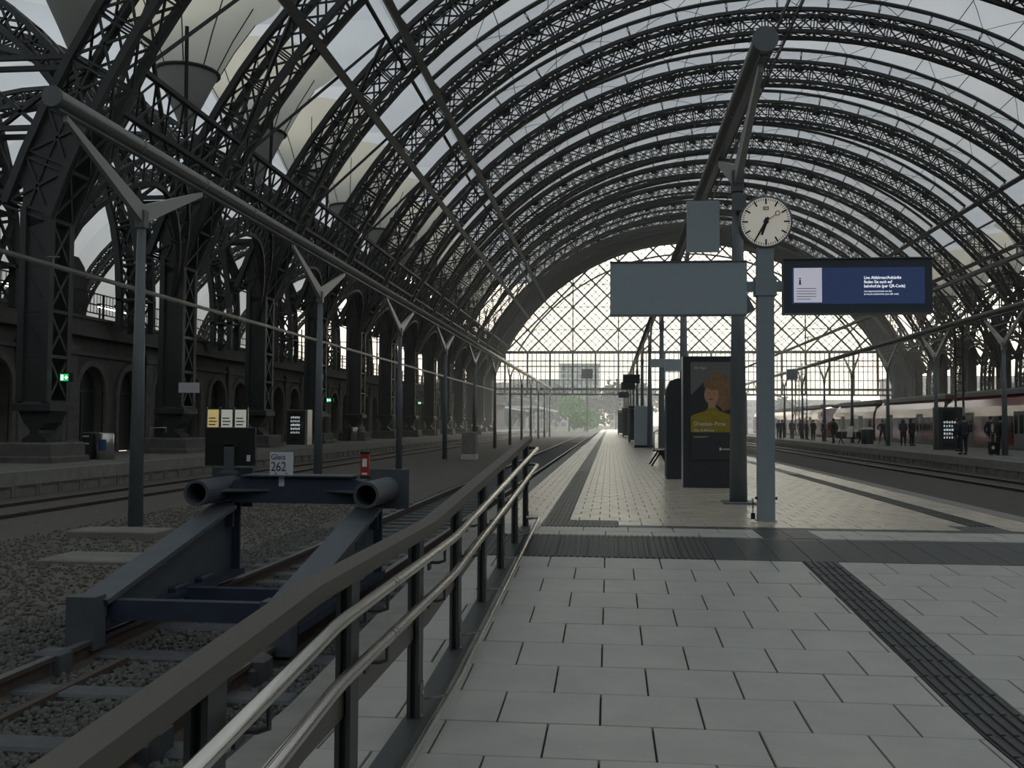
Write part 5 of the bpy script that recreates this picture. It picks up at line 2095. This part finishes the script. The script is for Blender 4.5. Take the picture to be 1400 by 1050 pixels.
person(1126, 603.5, 'stand', .9, 'jacket_c', 'person standing by the nose of the nearer red train', 1.72)
person(1112, 602, 'phone', -.7, 'jacket_a', 'person looking at a phone at the gap between the trains', 1.75)
person(1103, 601, 'stand', 2.0, 'jacket_d', 'person in a brownish jacket in the far group, second from its right end', 1.70)
person(1095, 600.5, 'walk', .2, 'jacket_b', 'person stepping forward in the middle of the far group', 1.78)
person(1083, 599.8, 'stand', PI, 'jacket_a', 'person standing apart left of the far group', 1.76)
person(1069.5, 600, 'stand', 2.6, 'jacket_c', 'right one of the two farthest people at the platform edge', 1.76)
person(1064.5, 599.8, 'coat', .3, 'jacket_b', 'left one of the two farthest people at the platform edge', 1.74)

# furniture on the right platform
p = onz(1186, 607, ZPR)
t = thing('waste_bin', 'dark waste bin with a pale lid on the right platform', 'bin', (p.x, p.y, ZPR))
MB().lathe([(.40, 0), (.42, .05), (.42, .95), (.40, 1.0)], n=18).build('drum', 'panel_dark', t, smooth=True)
MB().lathe([(.44, 1.0), (.45, 1.05), (.30, 1.16)], n=18).build('lid', 'building_white', t, smooth=True)
p = onz(1163, 606.5, ZPR)
t = thing('platform_bench', 'wire bench with a white sheet of paper on the right platform', 'bench', (p.x, p.y, ZPR), .15)
for k in range(4):
    MB().cbox(-1.0 + .5 * k, -.55 + .5 * k, -.25, .25, .42, .46, .01).build('seat', 'bench_dark', t)
    MB().box(-1.0 + .5 * k, -.55 + .5 * k, .25, .29, .46, .85).build('backrest', 'bench_dark', t)
for x in (-.7, .7):
    MB().bar((x, 0, .42), (x - .25, -.2, 0), .06, .06).bar((x, 0, .42), (x + .25, .2, 0), .06, .06).build('leg', 'bench_dark', t)
MB().box(-1.0, 1.0, -.03, .03, .36, .42).build('beam', 'bench_dark', t)
o = MB().add([(-.30, -.10, 0), (.10, -.10, 0), (.24, .12, .78), (-.16, .12, .78), (-.30, -.09, 0), (.10, -.09, 0), (.24, .13, .78), (-.16, .13, .78)], [(0, 1, 2, 3), (7, 6, 5, 4), (0, 4, 5, 1), (1, 5, 6, 2), (2, 6, 7, 3), (3, 7, 4, 0)]).build('paper_sheet', 'paper', loc=(p.x, p.y, ZPR + .46))
tag(o, 'white sheet of paper propped on the wire bench', 'paper')
# ladder frame mast behind the vending machine and its cousins on the right
for k, (px, Yk) in enumerate(((1312, 60.0), (1090, 118.0), (1100, 100.0))):
    pk = ony(px, 560, Yk)
    t = thing('lattice_mast', ('ladder-like lattice mast behind the vending machine', 'distant lattice mast in front of the gable, left one', 'distant lattice mast in front of the gable, right one')[k], 'mast', (pk.x, Yk, ZPR if pk.x > 15 else ZT - .03))
    H_ = 7.5
    for s in (-1, 1):
        MB().box(s * .22 - .05, s * .22 + .05, -.05, .05, 0, H_).build('stile', 'rail_rust' if k == 0 else 'post_grey', t)
    rg_ = MB().box(-.2, .2, -.03, .03, -.035, .035).mesh('rung', 'rail_rust' if k == 0 else 'post_grey')
    for q in range(14):
        link('rung', rg_, t, loc=(0, 0, .4 + .5 * q))
pk = ony(1083, 512, 92)
t = thing('square_sign', 'square grey sign on a thin pole right of the clock post', 'sign', (pk.x, 92, ZPR))
MB().tube([(0, 0, 0), (0, 0, pk.z - ZPR - .5)], .07, 8).build('pole', 'post_grey', t)
MB().cbox(-.5, .5, -.05, .05, pk.z - ZPR - .5, pk.z - ZPR + .5, .02).build('panel', 'panel_grey', t)
pk = ony(803, 511, 128)
t = thing('square_sign', 'square grey signal board far down the hall above the track end', 'sign', (pk.x, 128, 0))
MB().cbox(-.7, .7, -.05, .05, pk.z - .65, pk.z + .65, .02).build('panel', 'panel_grey', t)
MB().tube([(0, .06, 0), (0, .06, pk.z + .65)], .06, 8).build('pole', 'post_grey', t)

# ================================================================== OUTSIDE, BEYOND THE GABLE
# overhead wires and masts
def mast(px, Yk, H_, label, arm):
    pk = ony(px, 560, Yk)
    t = thing('catenary_mast', label, 'mast', (pk.x, Yk, -.95))
    MB().box(-.14, .14, -.14, .14, 0, H_).build('pole', 'post_grey', t)
    MB().bar((0, 0, H_ - 1.2), (arm, 0, H_ - .2), .08, .08).bar((0, 0, H_ - 2.2), (arm, 0, H_ - 1.6), .08, .08).bar((arm, 0, H_ - .1), (arm, 0, H_ - 1.7), .06, .06).build('cantilever', 'post_grey', t)
    MB().lathe([(.10, H_ - 1.75), (.16, H_ - 1.7), (.10, H_ - 1.6)], n=8).build('insulator', 'rail_rust', t)


mast(863, 196, 8.5, 'catenary mast outside the gable, right beside the middle platform end', -3.2)
mast(748, 200, 8.5, 'catenary mast outside the gable on the left side', 3.0)
mast(674, 150, 9.0, 'catenary mast near the last left column', 2.5)
mast(990, 205, 8.5, 'catenary mast outside the gable behind the poster stele', 3.0)
for i, (xa, za, ya, xb, zb, yb) in enumerate(((-3.4, 6.2, 141.35, -4.5, 6.2, 240), (-12.4, 6.2, 141.35, -14, 6.2, 240), (12.5, 7.4, 60, 12.5, 6.6, 240), (24.0, 7.6, 60, 24.0, 7.0, 240))):
    w_ = thing('overhead_wire', ('overhead contact wire leaving the hall above the buffer stop track', 'overhead contact wire leaving the hall above the left platform track',
                                 'overhead contact wire above the track in front of the right platform', 'overhead contact wire above the red train')[i], 'wire', (xa, ya, za))
    d_ = Vector((xb - xa, yb - ya, zb - za))
    MB().tube([(0, 0, 0), d_], .02, 5).build('contact_wire', 'roof_steel', w_)
    MB().tube([Vector((0, 0, 1.3)) + d_ * u + Vector((0, 0, -.7 * 4 * u * (1 - u))) for u in (0, .25, .5, .75, 1)], .018, 5).build('messenger_wire', 'roof_steel', w_)
    dr_ = MB()
    for k in range(1, 10):
        u = k / 10
        q = d_ * u
        dr_.tube([q, q + Vector((0, 0, 1.3 - .7 * 4 * u * (1 - u)))], .01, 4)
    dr_.build('dropper', 'roof_steel', w_)

# canopies outside on the left
for k, (xa, xb, ya, yb, z) in enumerate(((-20, -14.5, 195, 270, 5.2), (-31, -24, 200, 290, 5.6))):
    t = thing('platform_canopy', ('nearer' if k == 0 else 'farther left') + ' platform canopy with pale fascia outside the hall on the left', 'canopy', ((xa + xb) / 2, ya, -.95))
    w_ = (xb - xa) / 2
    L_ = yb - ya
    MB().box(-w_, w_, 0, L_, z, z + .25).build('roof', 'building_grey', t)
    MB().box(w_, w_ + .06, 0, L_, z - .15, z + .35).box(-w_, w_, -.06, 0, z - .15, z + .35).build('fascia', 'building_white', t)
    for q in range(6):
        MB().box(-.12, .12, q * L_ / 6 + 1 - .12, q * L_ / 6 + 1 + .12, 0, z).build('post', 'post_grey', t)
    MB().box(-w_ + .2, w_ - .2, 0, L_, .3, .86).build('platform_block', 'concrete_edge', t)


# buildings seen through the gable
def building(px, base_y, w, d, h, body, label, nx, nz, extra=None):
    p = ony(px, 570, base_y)
    t = thing('building', label, 'building', (p.x, base_y, -.95))
    MB().box(-w / 2, w / 2, 0, d, 0, h).build('walls', body, t)
    MB().box(-w / 2 - .4, w / 2 + .4, -.4, d + .4, h, h + .8).build('roof_edge', 'building_grey', t)
    cw, chh = w / nx, h / nz
    wm = MB().box(-cw * .32, cw * .32, -.12, 0, -chh * .28, chh * .28).mesh('window', 'window_far')
    for i in range(nx):
        for j in range(nz):
            link('window', wm, t, loc=(-w / 2 + cw * (i + .5), 0, chh * (j + .5)))
    return t


building(792, 420, 17, 14, 27, 'building_white', 'tall pale office block seen through the gable left of centre', 5, 9)
building(735, 460, 26, 14, 22, 'building_grey', 'long grey block at the left of the pale office block', 8, 7)
building(862, 520, 22, 14, 16, 'building_warm', 'low warm-coloured block behind the platform end', 7, 5)
building(1010, 480, 40, 16, 13, 'building_grey', 'low grey block behind the clock post', 12, 4)
building(1120, 430, 34, 14, 12, 'building_warm', 'low sandy block behind the displays on the right', 10, 4)
building(1330, 330, 50, 16, 17, 'building_warm', 'sandy block outside on the far right beyond the train', 14, 5)
building(600, 330, 60, 16, 15, 'building_grey', 'grey block outside beyond the left columns', 16, 5)


def tree(px, Yk, h, r, label, leafm, n=900, seed=1, bush=False):
    rg2 = np.random.default_rng(seed)
    p = ony(px, 575, Yk)
    t = thing('bush' if bush else 'tree', label, 'bush' if bush else 'tree', (p.x, Yk, -.95))
    if not bush:
        MB().tube([(0, 0, 0), (.1, 0, h * .35), (0, 0.1, h * .7)], [.25, .2, .08], 7).build('trunk', 'bark', t)
    mb = MB()
    cs = [(rg2.uniform(-.5, .5) * r, rg2.uniform(-.5, .5) * r, h * (.35 if not bush else .2) + rg2.uniform(0, .5) * h, rg2.uniform(.35, .6) * r) for _ in range(9)]
    ls = r * .13
    for i in range(n):
        c = cs[i % 9]
        u = rg2.normal(size=3)
        u /= np.linalg.norm(u)
        q = Vector((c[0], c[1], c[2])) + Vector(u) * c[3] * rg2.uniform(.7, 1.05)
        a, b = Vector(rg2.normal(size=3)).normalized() * ls, Vector(rg2.normal(size=3)).normalized() * ls
        q.z = max(q.z, .15)
        mb.add([q - a, q + b * .6, q + a, q - b * .6], [(0, 1, 2, 3)])
    mb.build('foliage', leafm, t, kind='stuff')
    return t


tree(798, 232, 7.0, 4.2, 'fresh green bush beside the track outside the gable', 'leaf', 700, 3, True)
tree(778, 250, 9.0, 4.5, 'small green tree just left of the fresh green bush', 'leaf', 700, 4)
tree(842, 330, 17, 7, 'grey-green tree straight behind the platform end', 'leaf_grey', 800, 5)
tree(816, 360, 15, 8, 'broad grey-green tree between bush and platform end', 'leaf_grey', 800, 6)
tree(760, 340, 17, 8, 'grey-green tree below the pale office block', 'leaf_grey', 800, 7)
tree(885, 380, 19, 8, 'tall grey-green tree right of the platform end', 'leaf_grey', 800, 8)
tree(950, 350, 13, 8, 'grey-green tree hidden behind the poster stele', 'leaf_grey', 600, 9)
tree(1060, 330, 11, 7, 'grey-green tree right of the clock post outside', 'leaf_grey', 600, 10)
tree(700, 300, 14, 8, 'grey-green tree beyond the wide canopy', 'leaf_grey', 700, 11)

# ================================================================== HAZE in the far half of the hall and outside
def haze(name, box, dens, col, label):
    me = MB().box(*box).mesh(name, None)
    mt = bpy.data.materials.new(name)
    mt.use_nodes = True
    n = mt.node_tree
    n.nodes.clear()
    ho = n.nodes.new('ShaderNodeOutputMaterial')
    hv = n.nodes.new('ShaderNodeVolumeScatter')
    hv.inputs['Color'].default_value = (*col, 1)
    hv.inputs['Density'].default_value = dens
    hv.inputs['Anisotropy'].default_value = 0.6
    n.links.new(hv.outputs[0], ho.inputs['Volume'])
    me.materials.append(mt)
    tag(link(name, me, kind='stuff'), label, 'haze')


haze('haze', (-19.8, 42.0, 40, GY + 1.0, -.6, 28.5), 0.0042, (0.90, 0.95, 1.0), 'thin bluish haze filling the far half of the main hall')
haze('haze', (-120, 140, GY + 1.6, 560, -.6, 45), 0.0010, (0.92, 0.96, 1.0), 'pale distance haze outside beyond the glazed gable')
